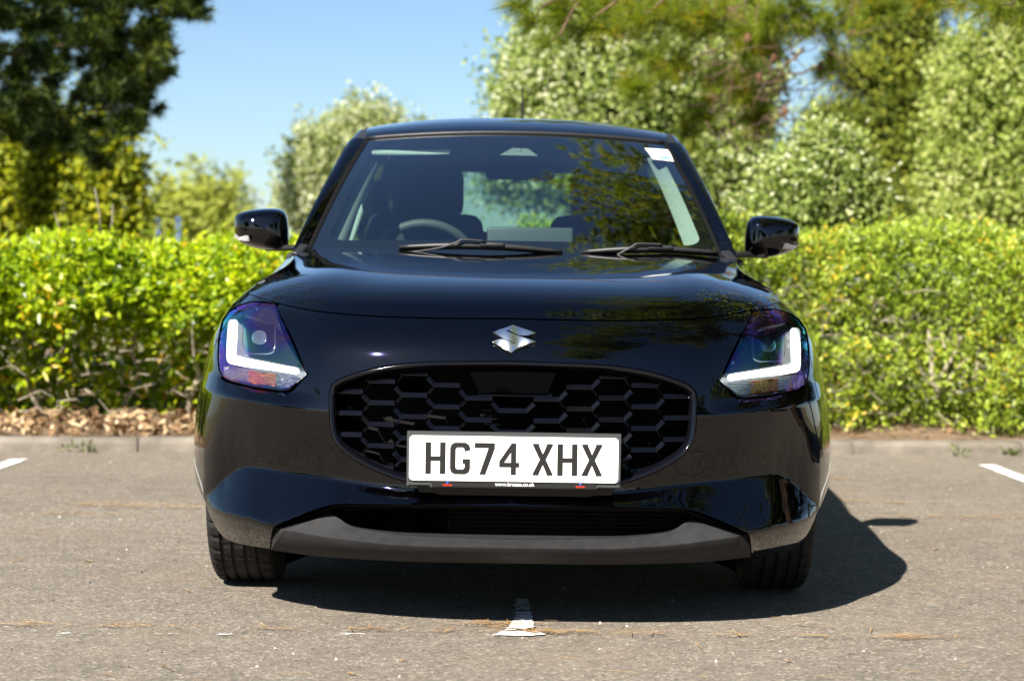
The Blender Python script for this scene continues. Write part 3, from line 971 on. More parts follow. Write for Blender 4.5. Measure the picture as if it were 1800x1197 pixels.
def lamp(side):
    f = (lambda P: P) if side < 0 else mirror_px
    hl = empty('headlamp', parent=car)
    tag(hl, 'headlamp throwing blue and purple reflections' if side < 0 else 'headlamp mirroring dark trees')
    sp_ = lambda P, n=3: spline(P, n, True)
    px_panel('lens', f([(484,535.5),(462,532.5),(442,531.5),(421,538),(404,549),(393.5,564),(388.5,586),(385.5,611),(385,634),(387.5,651),(393,661.5),(403,668.5),(445,678.5),(494,685.5),(508,683.5),(536.5,658.5)]), 0.0, 'lamp_cover', hl, 5, .0)
    ring0 = hit3(resample(np.array(f(HL)), 5, True), .003); ring1 = ring0.copy(); ring1[:, 1] += .075
    loft('lamp_bowl', [ring0, ring1], 'lamp_housing', hl, closed=True)
    px_panel('lamp_back', f(HL), .075, 'lamp_housing', hl, 10, 0)
    # inner bezel: step plates round the projector
    px_panel('bezel_plate', f([(484,540),(440,537),(421,548),(419,565),(417,622),(440,628),(480,636),(522,645),(524,640)]), .05, 'lamp_housing', hl, 8, .02)
    px_panel('bezel_shelf', f([(482,545),(430,540),(424,552),(470,563),(500,590)]), .032, 'lamp_bezel', hl, 8, .015)
    C = np.array(f([(455,593)])[0])
    def sq(r, e=4.0):
        return [tuple(C+r*np.array((np.sign(math.cos(t))*abs(math.cos(t))**(2/e), np.sign(math.sin(t))*abs(math.sin(t))**(2/e)))) for t in np.linspace(0, 2*math.pi, 40, endpoint=False)]
    L = [hit3(sq(r, e), o) for r, o, e in ((33, .05, 4.5), (31, .034, 4.5), (28.5, .028, 4.2), (26.5, .034, 4), (23, .046, 3.2), (20, .050, 2.4))]
    loft('projector_bezel', L, 'lamp_bezel', hl, closed=True)
    L = [hit3(sq(r, 2.3), o) for r, o in ((20, .052), (19, .042), (16, .034), (11, .029), (5, .027), (.3, .0265))]
    loft('projector_lens', L, 'projector_glass', hl, closed=True)
    px_panel('daylight_strip', f(LED), .013, 'led_white', hl, 6, .03)
    px_panel('indicator', f([(437,650.5),(485,657.5),(485,680),(437,672.5)]), .022, 'reflector_amber', hl, 8, .01)
    px_panel('reflector', f([(393,646),(402,643.5),(437,650.5),(437,672.5),(404,665.5),(394,658)]), .024, 'reflector_clear', hl, 8, .01)
    px_panel('reflector', f([(485,657.5),(523,663),(530,664.5),(508,680.5),(495,682),(485,680)]), .024, 'reflector_clear', hl, 8, .01)
    return hl
lamp(-1); lamp(1)
# ---- windscreen, roof, pillars
xb_, xt_ = .655, .508
def ws(u, v):       # u -1..1, v 0..1
    u = np.asarray(u, float); v = np.asarray(v, float)
    x = u*(xb_+(xt_-xb_)*v)
    y = (1.165+.135*u*u)*(1-v) + (1.835+.075*u*u)*v
    z = (.950-.004*u*u)*(1-v) + (1.3815-.020*u*u)*v
    b = np.sin(np.pi*v)*.022
    return np.stack([x, y-.5*b, z+.82*b], -1)
ug = np.linspace(-1, 1, 41); vg = np.linspace(0, 1, 25)
loft('windscreen', [ws(ug, np.full(41, v)) for v in vg], 'windscreen_glass', car, uv=True)
# roof rail / pillar line on each side (y -> x, z)
ARx = pchip([1.22, 1.45, 1.70, 1.95, 2.2, 2.6, 3.2, 3.5, 3.8], [.688, .662, .622, .580, .563, .568, .555, .55, .56])
ARz = pchip([1.22, 1.45, 1.70, 1.95, 2.2, 2.6, 3.2, 3.5, 3.8], [.958, 1.079, 1.220, 1.350, 1.408, 1.425, 1.395, 1.33, 1.05])
RZ = pchip([1.83, 1.90, 2.0, 2.2, 2.5, 2.9, 3.3, 3.46], [1.381, 1.408, 1.434, 1.463, 1.478, 1.470, 1.43, 1.39])
RX = pchip([1.83, 2.0, 2.2, 2.6, 3.2, 3.46], [.510, .525, .538, .545, .532, .525])
rails = []
ur = np.linspace(-1, 1, 49)
for v in np.concatenate([np.linspace(0, .12, 12), np.linspace(.12, 1, 24)[1:]]):
    yc = 1.835+v*(3.46-1.835)
    yy = yc + .075*ur**2*(1-v)
    z = RZ(yc) - (.020+.018*smooth(0, .2, v))*np.abs(ur)**2.6 
    rails.append(np.stack([ur*RX(yy), yy, z], -1))
roof = loft('roof', rails, 'black_paint', car)
# header seal between glass and roof
hs = ws(ug, np.full(41, 1.0)); tube('windscreen_header_seal', hs+np.array((0, -.003, .002)), .0065, 'trim_grey', car, 6)
for s in (-1, 1):
    yy = np.linspace(1.90, 3.40, 30)
    e1 = np.stack([s*(RX(yy)), yy, RZ(yy)-.040], -1)
    e1[0] = rails[0][0 if s < 0 else -1]
    e2 = np.stack([s*ARx(yy), yy, ARz(yy)], -1)
    mid = (e1*.5+e2*.5); mid[:, 2] -= .004
    loft('roof_moulding', [e1, e1*.75+e2*.25+np.array((0, 0, -.004)), e1*.35+e2*.65], 'trim_grey', car)
    loft('roof_rail', [e1*.35+e2*.65, e1*.15+e2*.85+np.array((0, 0, .004)), e2], 'black_paint', car)
    # A pillar: from the windscreen edge to the door line
    vv = np.linspace(0, 1, 26)
    w1 = ws(np.full(26, s*1.0), vv)
    yA = np.linspace(1.22, 1.93, 26)
    a2 = np.stack([s*ARx(yA), yA, ARz(yA)], -1)
    out = np.array((s*.010, -.012, .010))
    tr_ = w1*.87+a2*.13
    loft('windscreen_trim', [w1+np.array((s*-.004, -.002, .002)), w1*.93+a2*.07+out*.5, tr_+out*.3], 'pillar_trim', car)
    loft('front_pillar', [tr_+out*.1, w1*.6+a2*.4+out*.9, w1*.35+a2*.65+out*1.1, w1*.12+a2*.88+out*.7, a2, a2+np.array((-s*.02, .05, 0))], 'black_paint', car)
    # inner pillar trim
    wi = ws(np.full(26, s*.965), vv); wi2 = ws(np.full(26, s*.845), vv)
    loft('inner_pillar_trim', [wi+np.array((0, .02, -.008)), wi2+np.array((s*.012, .055, -.035)), wi2+np.array((s*.03, .12, -.05)), wi+np.array((s*-.02, .20, -.06))], 'interior_pale', car)
    # upper side: frame with two windows
    def side_up(y, z, s=s):
        zr = ARz(y); zb = belt(np.clip(y, 1.27, 3.8)); xb = Wof(zb, y+.6)
        k = np.clip((zr-z)/(zr-zb+1e-6), 0, 1)
        x = ARx(y)+(xb-.006-ARx(y))*k**.85
        return np.stack([s*x, y, z], -1)
    topl = [(y, float(ARz(y))-.002) for y in np.linspace(1.26, 3.70, 40)]
    botl = [(y, float(belt(y))) for y in np.linspace(3.74, 1.29, 30)]
    w_f = [(1.50, 1.0), (1.72, 1.165), (1.98, 1.315), (2.14, 1.36), (2.17, 1.015)]
    w_r = [(2.27, 1.02), (2.25, 1.37), (2.75, 1.375), (3.05, 1.33), (3.12, 1.045)]
    panel('side_frame', topl+botl, [w_f, w_r], side_up, .05, 'gloss_black', car, flange=.015, fl_dir=(-s, 0, 0))
    panel('side_window', w_f, [], side_up, .08, 'window_glass', car, flange=0)
    panel('side_window', w_r, [], side_up, .08, 'window_glass', car, flange=0)
# tailgate with rear window
def tail(x, z):
    x = np.asarray(x, float); z = np.asarray(z, float)
    y = 3.77 - np.maximum(z-1.02, 0)*.80 - .10*(np.abs(x)/.6)**2.2
    return np.stack([x, y, z], -1)
to = [(-.60, 1.03), (.60, 1.03), (.535, 1.36), (.50, 1.385), (-.50, 1.385), (-.535, 1.36)]
two = [(-.50, 1.06), (.50, 1.06), (.47, 1.31), (.44, 1.335), (-.44, 1.335), (-.47, 1.31)]
panel('tailgate', to, [two], tail, .05, 'black_paint', car, flange=.02, fl_dir=(0, -1, 0))
panel('rear_window', two, [], tail, .08, 'window_glass', car, flange=0)
# aerial
tube('roof_aerial', [(.025, 3.05, 1.455), (.027, 3.06, 1.49), (.026, 3.08, 1.51), (.022, 3.20, 1.66)], [.012, .006, .004, .003], 'black_plastic', car)
# scuttle under the glass
cw = [(-.68, .955), (-.4, .965), (0, .968), (.4, .965), (.68, .955)]
sc1 = np.array([(x, 1.15+.10*(x/.65)**2, .935) for x in np.linspace(-.67, .67, 21)])
sc2 = np.array([(x, 1.30+.10*(x/.65)**2, .955) for x in np.linspace(-.67, .67, 21)])
loft('scuttle', [sc1, sc2], 'black_plastic', car)
for s in (-1, 1):
    rbox('scuttle_corner', (s*.668, 1.235, .962), (.03, .07, .02), .006, 'trim_grey', car, rot=(.45, 0, s*.3))

# ---- wipers
def wiper(b0, b1, arm, bow):
    w = empty('wiper', parent=car)
    A, B = cat(*b0, 1.150), cat(*b1, 1.150)
    t = np.linspace(0, 1, 15); P = A[None]*(1-t[:, None])+B[None]*t[:, None]
    P[:, 2] += bow*np.sin(np.pi*t); P[:, 1] += .03*(1-np.sin(np.pi*t))
    r = .0035+.0065*np.sin(np.pi*np.clip(t, .03, .97))**.5
    tube('wiper_blade', P, r, 'trim_grey', w, 6)
    R = P.copy(); R[:, 2] -= .009; R[:, 1] += .006
    tube('wiper_rubber', R, .004, 'matte_black', w, 5)
    c = P[8]
    rbox('wiper_clip', c+np.array((0, -.006, .004)), (.075, .014, .013), .004, 'trim_grey', w, seg=2)
    Q = np.array([cat(*p, 1.135-.0*i) for i, p in enumerate(arm)])
    tube('wiper_arm', spline(Q, 4), .0055, 'trim_grey', w, 6, .7)
    return w
wiper((697,434), (986,442), [(676,444),(722,443),(770,436),(800,426),(812,421.5),(850,424)], .011)
wiper((1018,443), (1262,444), [(1082,448),(1092,443),(1108,434),(1118,428.5),(1140,429),(1160,430)], .011)

# ---- door mirrors
MO = spline([(408.5,392),(411,380.5),(421,373.5),(441,368.7),(465,366.3),(485,366.8),(495,370),(501,378),(504,392),(505.5,412),(505,430),(499,438.5),(487,441),(468,440),(447,436.5),(428,430.5),(414,421.5),(409,408)], 4, True)
def door_mirror(side):
    mm = empty('door_mirror', parent=car)
    f = (lambda P: np.array(P)) if side < 0 else (lambda P: np.array(mirror_m(P)))
    def mirror_m(P):
        c, s = math.cos(ROLL), math.sin(ROLL); out = []
        for x, y in P:
            u, v = x-CX, y-CY; a, b = u*c+v*s, -u*s+v*c; a = 5.5-a
            out.append((CX+a*c-b*s, CY+a*s+b*c))
        return out
    C = np.array((459., 407.))
    def ring(k, y, sh=(0, 0), kk=None):
        Q = C+(MO-C)*np.array((k, kk or k))+np.array(sh)
        return np.array([cat(px, py, y) for px, py in f(Q)])
    yb = 1.40
    L = [ring(.93, yb+.075), ring(.985, yb+.06), ring(1, yb+.03), ring(.995, yb+.005), ring(.965, yb-.022), ring(.90, yb-.045, (0, -1)), ring(.78, yb-.062, (1, -2)),
         ring(.58, yb-.074, (2, -3)), ring(.32, yb-.080, (3, -4)), ring(.02, yb-.082, (3, -4))]
    loft('mirror_cover', L, 'black_paint', mm, closed=True)
    g0 = ring(.93, yb+.075); bm = bmesh.new(); bm.faces.new([bm.verts.new(p) for p in g0])
    bm_obj('mirror_glass', bm, 'chrome', mm)
    def strip(P, yv):
        return np.array([cat(px, py, yv) for px, py in f(P)])
    ind = [(409.5,411),(434,414.5),(436,424),(416,422.5),(411,418)]
    kk = [float(np.max(np.abs((np.array(p)-C)/np.array((50.5, 36))))) for p in ind]
    yv_ = np.interp(kk, [0, .32, .58, .78, .90, .965, 1.0, 1.05], [-.082, -.080, -.074, -.062, -.045, -.022, .005, .02])
    a = np.array([cat(px, py, yb+q-.006) for (px, py), q in zip(f(ind), yv_)]); b = a+np.array((0, .03, 0))
    n = len(ind)
    obj_from('side_repeater', np.concatenate([a, b]), [tuple(range(n))]+[(i, (i+1) % n, n+(i+1) % n, n+i) for i in range(n)], 'repeater', mm, False)
    arm = [cat(*p, yy) for p, yy in zip(f([(466,435.5),(490,435.5),(515,436),(536,437)]), (1.40, 1.37, 1.32, 1.30))]
    tube('mirror_arm', arm, [.015, .0135, .0125, .014], 'black_plastic', mm, 8, .75)
    return mm
pyramids(mat('repeater', (0.28, 0.27, 0.26), 0.3, 0.4), 200)
door_mirror(-1); door_mirror(1)

# ---- wheels
def wheel(x, y, s, front=True):
    w = empty('wheel', (x, y, .305), parent=car)
    prof = [(-.060, .21), (-.082, .235), (-.0935, .262), (-.0925, .283), (-.084, .297), (-.076, .3020)]
    inner = []
    for gx in (-.046, -.012, .022, .052):
        inner += [(gx-.0055, .3045), (gx-.0045, .2975), (gx+.0045, .2975), (gx+.0055, .3045)]
    prof += inner + [(.076, .3020), (.084, .297), (.0925, .283), (.0935, .262), (.082, .235), (.060, .21)]
    n = 168; V, F = [], []; k = len(prof)
    for i in range(n):
        th = 2*math.pi*i/n
        for q, (px, r) in enumerate(prof):
            rr = r
            notch = i % 4 == 0
            if notch and r > .29 and (abs(px) > .055): rr -= .006 if r > .296 else .003
            if (i+2) % 4 == 0 and r > .303 and abs(px) < .055: rr -= .0022
            tw = .012*px/.09 if abs(px) > .05 else .004
            V.append((s*px, rr*math.sin(th+tw), rr*math.cos(th+tw)))
    for i in range(n):
        j = (i+1) % n
        for q in range(k-1): F.append((i*k+q, i*k+q+1, j*k+q+1, j*k+q))
    o = obj_from('tyre', V, F, 'tyre', w, False)
    # rim: barrel and ten spokes
    V, F = [], []; pr = [(-.065, .212), (-.06, .205), (-.02, .195), (.05, .20), (.06, .212)]
    for i in range(48):
        th = 2*math.pi*i/48
        for px, r in pr: V.append((s*px, r*math.sin(th), r*math.cos(th)))
    for i in range(48):
        for q in range(4): F.append((i*5+q, i*5+q+1, ((i+1) % 48)*5+q+1, ((i+1) % 48)*5+q))
    rim = obj_from('rim', V, F, 'alloy', w)
    V, F = [], []; pr = [(.030, .0), (.030, .125), (.020, .128), (.008, .125), (-.005, .06), (-.02, .06), (-.025, .203), (-.04, .203), (-.045, .0)]
    for i in range(40):
        th = 2*math.pi*i/40
        for px, r_ in pr: V.append((s*px, r_*math.sin(th), r_*math.cos(th)))
    for i in range(40):
        for q in range(8): F.append((i*9+q, i*9+q+1, ((i+1) % 40)*9+q+1, ((i+1) % 40)*9+q))
    obj_from('brake_disc', V, F, 'chrome_dull', w)
    for i in range(10):
        th = 2*math.pi*i/10
        d = np.array((0, math.sin(th), math.cos(th)))
        tube('spoke', [d*.03+np.array((s*.045, 0, 0)), d*.12+np.array((s*.055, 0, 0)), d*.203+np.array((s*.05, 0, 0))], [.018, .012, .016], 'alloy', rim, 6, .6)
    return w
for s in (-1, 1):
    wheel(s*.752, .80, s); wheel(s*.79, 3.25, s)

# ---- cabin
cabin = empty('cabin', parent=car)
rbox('dashboard', (0, 1.55, .875), (1.30, .46, .10), .035, 'interior_dark', cabin, rot=(-.06, 0, 0))
hood = [(-.36, .905), (-.33, .95), (-.28, .985), (-.22, .992), (-.16, .985), (-.11, .955), (-.08, .905)]
hv = [np.array([(x, y, z) for x, z in hood]) for y in (1.52, 1.56, 1.72)]; hv[0][:, 2] = .905+(hv[0][:, 2]-.905)*.6
loft('instrument_hood', hv, 'interior_grey', cabin)
cw_ = np.array(cat(744, 478, 1.95)); R_ = .183
ring = [cw_+R_*np.array((math.cos(t), -math.sin(t)*.42, math.sin(t)*.905)) for t in np.linspace(0, 2*math.pi, 49)]
tube('steering_wheel_rim', ring, .0165, 'interior_grey', cabin, 10, ref=np.array((0, .905, .42)))
rbox('steering_wheel_hub', cw_, (.17, .05, .12), .02, 'interior_grey', cabin, rot=(.4, 0, 0))
for dx in (-.11, .11): rbox('steering_wheel_spoke', cw_+np.array((dx, .01, .0)), (.12, .025, .035), .01, 'interior_grey', cabin, rot=(.4, 0, 0))
sc_ = cat(929, 424, 1.62)
rbox('centre_screen', sc_, (.285, .03, .085), .008, 'screen_grey', cabin, rot=(-.12, 0, 0)) if 'screen_grey' in MATS else None
mat('screen_grey', (0.06, 0.065, 0.07), 0.4)
rbox('centre_screen', sc_, (.285, .03, .090), .008, 'screen_grey', cabin, rot=(-.12, 0, 0))
def seat(x, y, name='front_seat'):
    st = empty(name, (x, y, 0), parent=cabin)
    rbox('seat_cushion', (0, -.20, .52), (.50, .50, .16), .06, 'interior_dark', st)
    rbox('seat_back', (0, .12, .83), (.50, .14, .60), .06, 'interior_dark', st, rot=(-.30, 0, 0), taper=.86)
    rbox('headrest', (0, .27, 1.205), (.28, .11, .18), .045, 'interior_dark', st, rot=(-.2, 0, 0))
    for dx in (-.06, .06): tube('headrest_post', [(dx, .22, 1.08), (dx, .25, 1.15)], .007, 'chrome_dull', st)
seat(-.335, 2.25); seat(.345, 2.20)
rbox('rear_bench', (0, 3.05, .80), (1.15, .14, .55), .05, 'interior_dark', cabin, rot=(-.25, 0, 0))
# headliner
hl_ = []
for yv in np.linspace(1.93, 3.40, 14):
    xx = np.linspace(-1, 1, 15)
    hl_.append(np.stack([xx*(RX(yv)-.02), np.full(15, yv), RZ(yv)-.045-.035*np.abs(xx)**3], -1))
loft('headliner', hl_, 'headliner', cabin)
# door pillars, door cards, grab trims
for s in (-1, 1):
    yy = np.linspace(0, 1, 8)
    rbox('door_card', (s*.70, 1.75, .78), (.05, .85, .36), .02, 'interior_dark', cabin)
    rbox('rear_door_card', (s*.70, 2.62, .80), (.05, .75, .36), .02, 'interior_dark', cabin)
    P = [np.array((s*(.665-.11*t), 2.20+.02*t, .98+.38*t)) for t in yy]
    V1 = [p+np.array((-s*.02, -.03, 0)) for p in P]; V2 = [p+np.array((-s*.045, .02, 0)) for p in P]; V3 = [p+np.array((-s*.02, .09, 0)) for p in P]
    loft('centre_pillar_trim', [V1, V2, V3], 'interior_pale', cabin)
    tube('door_seal', [p+np.array((-s*.012, -.06, 0)) for p in P], .011, 'interior_grey', cabin, 6)
    # rear pillar
    P = [np.array((s*(.62-.09*t), 3.18-.06*t, .98+.38*t)) for t in yy]
    loft('rear_pillar_trim', [P, [p+np.array((-s*.06, .25, 0)) for p in P]], 'interior_dark', cabin)
# sun visors
va, vb = cat(655, 268, 1.97), cat(828, 272, 1.97)

rbox('sun_visor', (.26, 1.99, 1.385), (.36, .12, .018), .008, 'headliner', cabin, rot=(.25, 0, 0))
# camera bracket on the glass, and interior mirror
br = [(878,273),(901,260.5),(928,261.5),(946,274.5)]
def on_glass(px, py, off=.006):
    sx, sz = ray(px, py)
    y = 1.5
    for _ in range(30):
        Y = D0+y; x = sx*Y-XC; z = HCAM+sz*Y
        v = np.linspace(0, 1, 200); g = ws(np.full(200, np.clip(x/(xb_+(xt_-xb_)*.7), -1, 1)), v)
        y = .5*y+.5*float(np.interp(z, g[:, 2], g[:, 1]))
    return np.array((sx*(D0+y+off)-XC, y+off, HCAM+sz*(D0+y+off)))
VP = [on_glass(px, py, .034) for px, py in ((655,269.5),(680,269.5),(710,270),(740,270.5),(765,270.8),(790,270.5))]
vis = tube('sun_visor', VP, [.009, .0105, .009, .006, .004, .002], 'interior_pale', cabin, 8)
loft('sun_visor_flap', [np.array(VP)+np.array((0, .012, .0)), np.array(VP)+np.array((0, .11, .020))], 'interior_grey', vis)
B4 = [on_glass(*p, .012) for p in br]
mat('bracket_grey', (0.22, 0.24, 0.23), 0.5)
bk = obj_from('camera_bracket', B4+[p+np.array((0, .05, 0)) for p in B4], [(0, 3, 2, 1), (0, 1, 5, 4), (1, 2, 6, 5), (2, 3, 7, 6), (3, 0, 4, 7)], 'bracket_grey', cabin, False)
tube('bracket_bolt', [on_glass(912.5, 265.5, .009), on_glass(912.5, 265.5, .02)], .006, 'chrome_dull', bk, 10)
rbox('interior_mirror', np.array(cat(912, 300, 1.95)), (.24, .03, .065), .02, 'interior_dark', cabin)
# paper sticker inside the top corner of the glass
st4 = [on_glass(*p, .003) for p in ((1133,260.5),(1174,263.5),(1187,284.5),(1148,280))]
sk_ = obj_from('windscreen_sticker', st4, [(0, 3, 2, 1)], 'sticker_white', car, False)
mat('print_teal', (0.05, 0.35, 0.40), 0.5)
c4 = (st4[2]+st4[3])/2*.75+(st4[0]+st4[1])/2*.25
pr = [c4+d*np.array((1, 0, 0))+np.array((0, -.004, 0))+e_*np.array((.0, .010, .007)) for d, e_ in ((-.028, -.3), (.024, -.3), (.022, .5), (-.030, .5))]
obj_from('sticker_print', pr, [(0, 1, 2, 3)], 'print_teal', sk_, False)

# pale door frame seen through the driver's side of the glass
for pts, w_, m_ in (([(652,313),(642,345),(630,380),(620,410),(613,432)], .012, 'interior_pale'), ([(640,312),(626,345),(614,380),(606,410),(602,432)], .014, 'interior_grey')):
    P = spline([cat(px, py, 2.02) for px, py in pts], 4)
    tube('door_frame_trim', P, np.linspace(w_, w_*.75, len(P)), m_, cabin, 8)
# ================================================================== GROUND
def asphalt_mat():
    m = mat('asphalt', (0.2, 0.19, 0.18), 0.92, spec=0.25)
    nt = m.node_tree; b = nt.nodes['Principled BSDF']; tc = nd(nt, 'ShaderNodeTexCoord')
    def noise(s, d=4, r=.6):
        n = nd(nt, 'ShaderNodeTexNoise'); n.inputs['Scale'].default_value = s; n.inputs['Detail'].default_value = d; n.inputs['Roughness'].default_value = r
        nt.links.new(tc.outputs['Object'], n.inputs['Vector']); return n
    vo = nd(nt, 'ShaderNodeTexVoronoi'); vo.inputs['Scale'].default_value = 130; nt.links.new(tc.outputs['Object'], vo.inputs['Vector'])
    sp = nd(nt, 'ShaderNodeSeparateColor'); nt.links.new(vo.outputs['Color'], sp.inputs[0])
    r = nd(nt, 'ShaderNodeValToRGB'); els = r.color_ramp.elements
    els[0].position = 0.0; els[0].color = (0.108, 0.092, 0.073, 1)
    els[1].position = 1.0; els[1].color = (0.37, 0.33, 0.27, 1)
    for p, c in ((.12, (.158, .136, .108)), (.5, (.194, .167, .133)), (.86, (.230, .198, .158))):
        e = els.new(p); e.color = (*c, 1)
    nt.links.new(sp.outputs[0], r.inputs[0])
    big = noise(0.55, 5); med = noise(9, 5)
    ad = nd(nt, 'ShaderNodeMath', operation='ADD'); nt.links.new(big.outputs[0], ad.inputs[0]); nt.links.new(med.outputs[0], ad.inputs[1])
    mr = nd(nt, 'ShaderNodeMapRange'); mr.inputs[1].default_value = .7; mr.inputs[2].default_value = 1.3; mr.inputs[3].default_value = .76; mr.inputs[4].default_value = 1.16
    nt.links.new(ad.outputs[0], mr.inputs[0])
    mx = nd(nt, 'ShaderNodeMix', data_type='RGBA', blend_type='MULTIPLY'); mx.inputs['Factor'].default_value = 1
    nt.links.new(r.outputs[0], mx.inputs['A']); nt.links.new(mr.outputs[0], mx.inputs['B'])
    # brown dirt and tannin stains
    st = noise(1.7, 6); mr3 = nd(nt, 'ShaderNodeMapRange'); mr3.inputs[1].default_value = .52; mr3.inputs[2].default_value = .72; mr3.inputs[4].default_value = .35
    nt.links.new(st.outputs[0], mr3.inputs[0])
    mx2 = nd(nt, 'ShaderNodeMix', data_type='RGBA'); mx2.inputs['B'].default_value = (.23, .175, .12, 1)
    nt.links.new(mr3.outputs[0], mx2.inputs['Factor']); nt.links.new(mx.outputs['Result'], mx2.inputs['A'])
    nt.links.new(mx2.outputs['Result'], b.inputs['Base Color'])
    h = nd(nt, 'ShaderNodeMath', operation='ADD'); fine = noise(420, 2)
    nt.links.new(vo.outputs['Distance'], h.inputs[0]); nt.links.new(fine.outputs[0], h.inputs[1])
    bp = nd(nt, 'ShaderNodeBump'); bp.inputs['Strength'].default_value = .6; bp.inputs['Distance'].default_value = .004
    nt.links.new(h.outputs[0], bp.inputs['Height']); nt.links.new(bp.outputs[0], b.inputs['Normal'])
asphalt_mat()
YK = lambda x: 9.73 + .125*(x+1.97)
KANG = math.atan(.125)
add_noise_color(mat('dry_grass', (.16, .14, .06), .9), (.10, .10, .035), (.24, .20, .09), 3, 8, bump=.5, bscale=60)
add_noise_color(mat('soil', (.14, .09, .055), .95), (.10, .062, .036), (.27, .18, .105), 14, 8, bump=.8, bscale=90)
gr = obj_from('ground', [(-500,-500,-.03),(500,-500,-.03),(500,900,-.03),(-500,900,-.03)], [(0,1,2,3)], 'dry_grass'); tag(gr, kind='structure')
cp = obj_from('car_park', [(-30,-40,0),(30,-40,0),(30,YK(30)+.02,0),(-30,YK(-30)+.02,0)], [(0,1,2,3)], 'asphalt'); tag(cp, kind='structure')
# verge: gently uneven bank behind the kerb
xs_ = np.linspace(-9, 9, 120); V = []; F = []
for j, d in enumerate(np.linspace(.10, 3.2, 24)):
    for x in xs_:
        V.append((x, YK(x)+d, .066+.05*smooth(.1, .9, d)+.018*math.sin(7*x+3*d)*math.sin(5*d+x)*min(1, d*3)+.01*rng.normal()*min(1, d)))
for j in range(23):
    for i in range(119): F.append((j*120+i, j*120+i+1, (j+1)*120+i+1, (j+1)*120+i))
vg_ = obj_from('verge', V, F, 'soil'); tag(vg_, kind='structure')
# kerb stones
add_noise_color(mat('kerb_concrete', (.22, .19, .15), .9), (.13, .112, .088), (.27, .235, .19), 7, 9, .3, .7, bump=.6, bscale=160)
kerb = empty('kerb', (0, YK(0), 0), kind='structure')
kerb.rotation_euler.z = KANG
def kerb_mesh():
    prof = [(0, -.02), (.006, .044), (.014, .058), (.030, .067), (.052, .070), (.125, .070), (.125, -.02)]
    V, F = [], []; L = .909; n = 7
    for x in (0, .004, L-.004, L):
        for k, (y, z) in enumerate(prof):
            inn = .002 if x in (0, L) else 0
            V.append((x, y+inn*(1 if y < .06 else -1), z-inn))
    for i in range(3):
        for k in range(n-1): F.append((i*n+k, (i+1)*n+k, (i+1)*n+k+1, i*n+k+1))
    F.append(tuple(range(n))); F.append(tuple(range(4*n-1, 3*n-1, -1)))
    me = bpy.data.meshes.new('kerb_stone'); me.from_pydata(V, [], F); me.materials.append(MATS['kerb_concrete']); return me
km = kerb_mesh()
for i in range(-9, 11):
    o = bpy.data.objects.new('kerb_stone', km); COL.objects.link(o); o.parent = kerb
    o.location = (-1.93+.07+.915*(i+0)+random.uniform(-.002, .002), random.uniform(-.004, .004), random.uniform(-.003, .003)); o.rotation_euler.z = random.uniform(-.003, .003)

# painted bay markings, worn
def paint_mat(name, thr, scale=26):
    m = mat(name, (.78, .77, .74), .7)
    nt = m.node_tree; b = nt.nodes['Principled BSDF']; tc = nd(nt, 'ShaderNodeTexCoord')
    n = nd(nt, 'ShaderNodeTexNoise'); n.inputs['Scale'].default_value = scale; n.inputs['Detail'].default_value = 8; n.inputs['Roughness'].default_value = .7
    mp = nd(nt, 'ShaderNodeMapping'); mp.inputs['Scale'].default_value = (.45, 1, 1)
    nt.links.new(tc.outputs['Object'], mp.inputs[0]); nt.links.new(mp.outputs[0], n.inputs['Vector'])
    gt = nd(nt, 'ShaderNodeMath', operation='GREATER_THAN'); gt.inputs[1].default_value = thr
    nt.links.new(n.outputs[0], gt.inputs[0]); nt.links.new(gt.outputs[0], b.inputs['Alpha'])
paint_mat('road_paint', .30); paint_mat('road_paint_worn', .475); paint_mat('road_paint_faint', .60, 30)
def mark(name, pts, m, n=24):
    """thin painted strip with slightly ragged ends"""
    P = resample(np.array(pts, float), .03, True)
    P += rng.normal(0, .0025, P.shape)
    V = [(x, y, .004) for x, y in P]
    o = obj_from(name, V, [tuple(range(len(V)))], m, cp, False)
    return o
def gxy(px, py): return ground_at(px, py)[:2]
L1, L2 = gxy(18, 808.5), gxy(50, 807.5)
mark('bay_line', [L1, L2, (L2[0]-.02, 6.2), (L1[0]-.02, 6.2)], 'road_paint')
R1, R2 = gxy(1720, 817.5), gxy(1749, 818.2)
mark('bay_line', [R1, R2, (R2[0]+.02, 6.2), (R1[0]+.02, 6.2)], 'road_paint')
mark('bay_line_end', [gxy(907,1054), gxy(929,1054), gxy(938,1106), gxy(889,1109), gxy(893,1102), gxy(903,1094)], 'road_paint_worn')
mark('bay_line_end', [gxy(893,1102), gxy(903,1095), gxy(936,1095), gxy(938,1106), gxy(922,1110), gxy(898,1108)], 'road_paint').location.z = .003
mark('bay_line_end', [gxy(864,1118), gxy(880,1111), gxy(940,1111), gxy(962,1117), gxy(935,1119.5)], 'road_paint')
mark('bay_front_line', [gxy(25,1112), gxy(430,1113.2), gxy(430,1117.6), gxy(25,1116.4)], 'road_paint_faint')
mark('bay_front_line', [gxy(440,1113.4), gxy(860,1115.0), gxy(860,1117.4), gxy(440,1116.6)], 'road_paint_faint').location.z = -.001

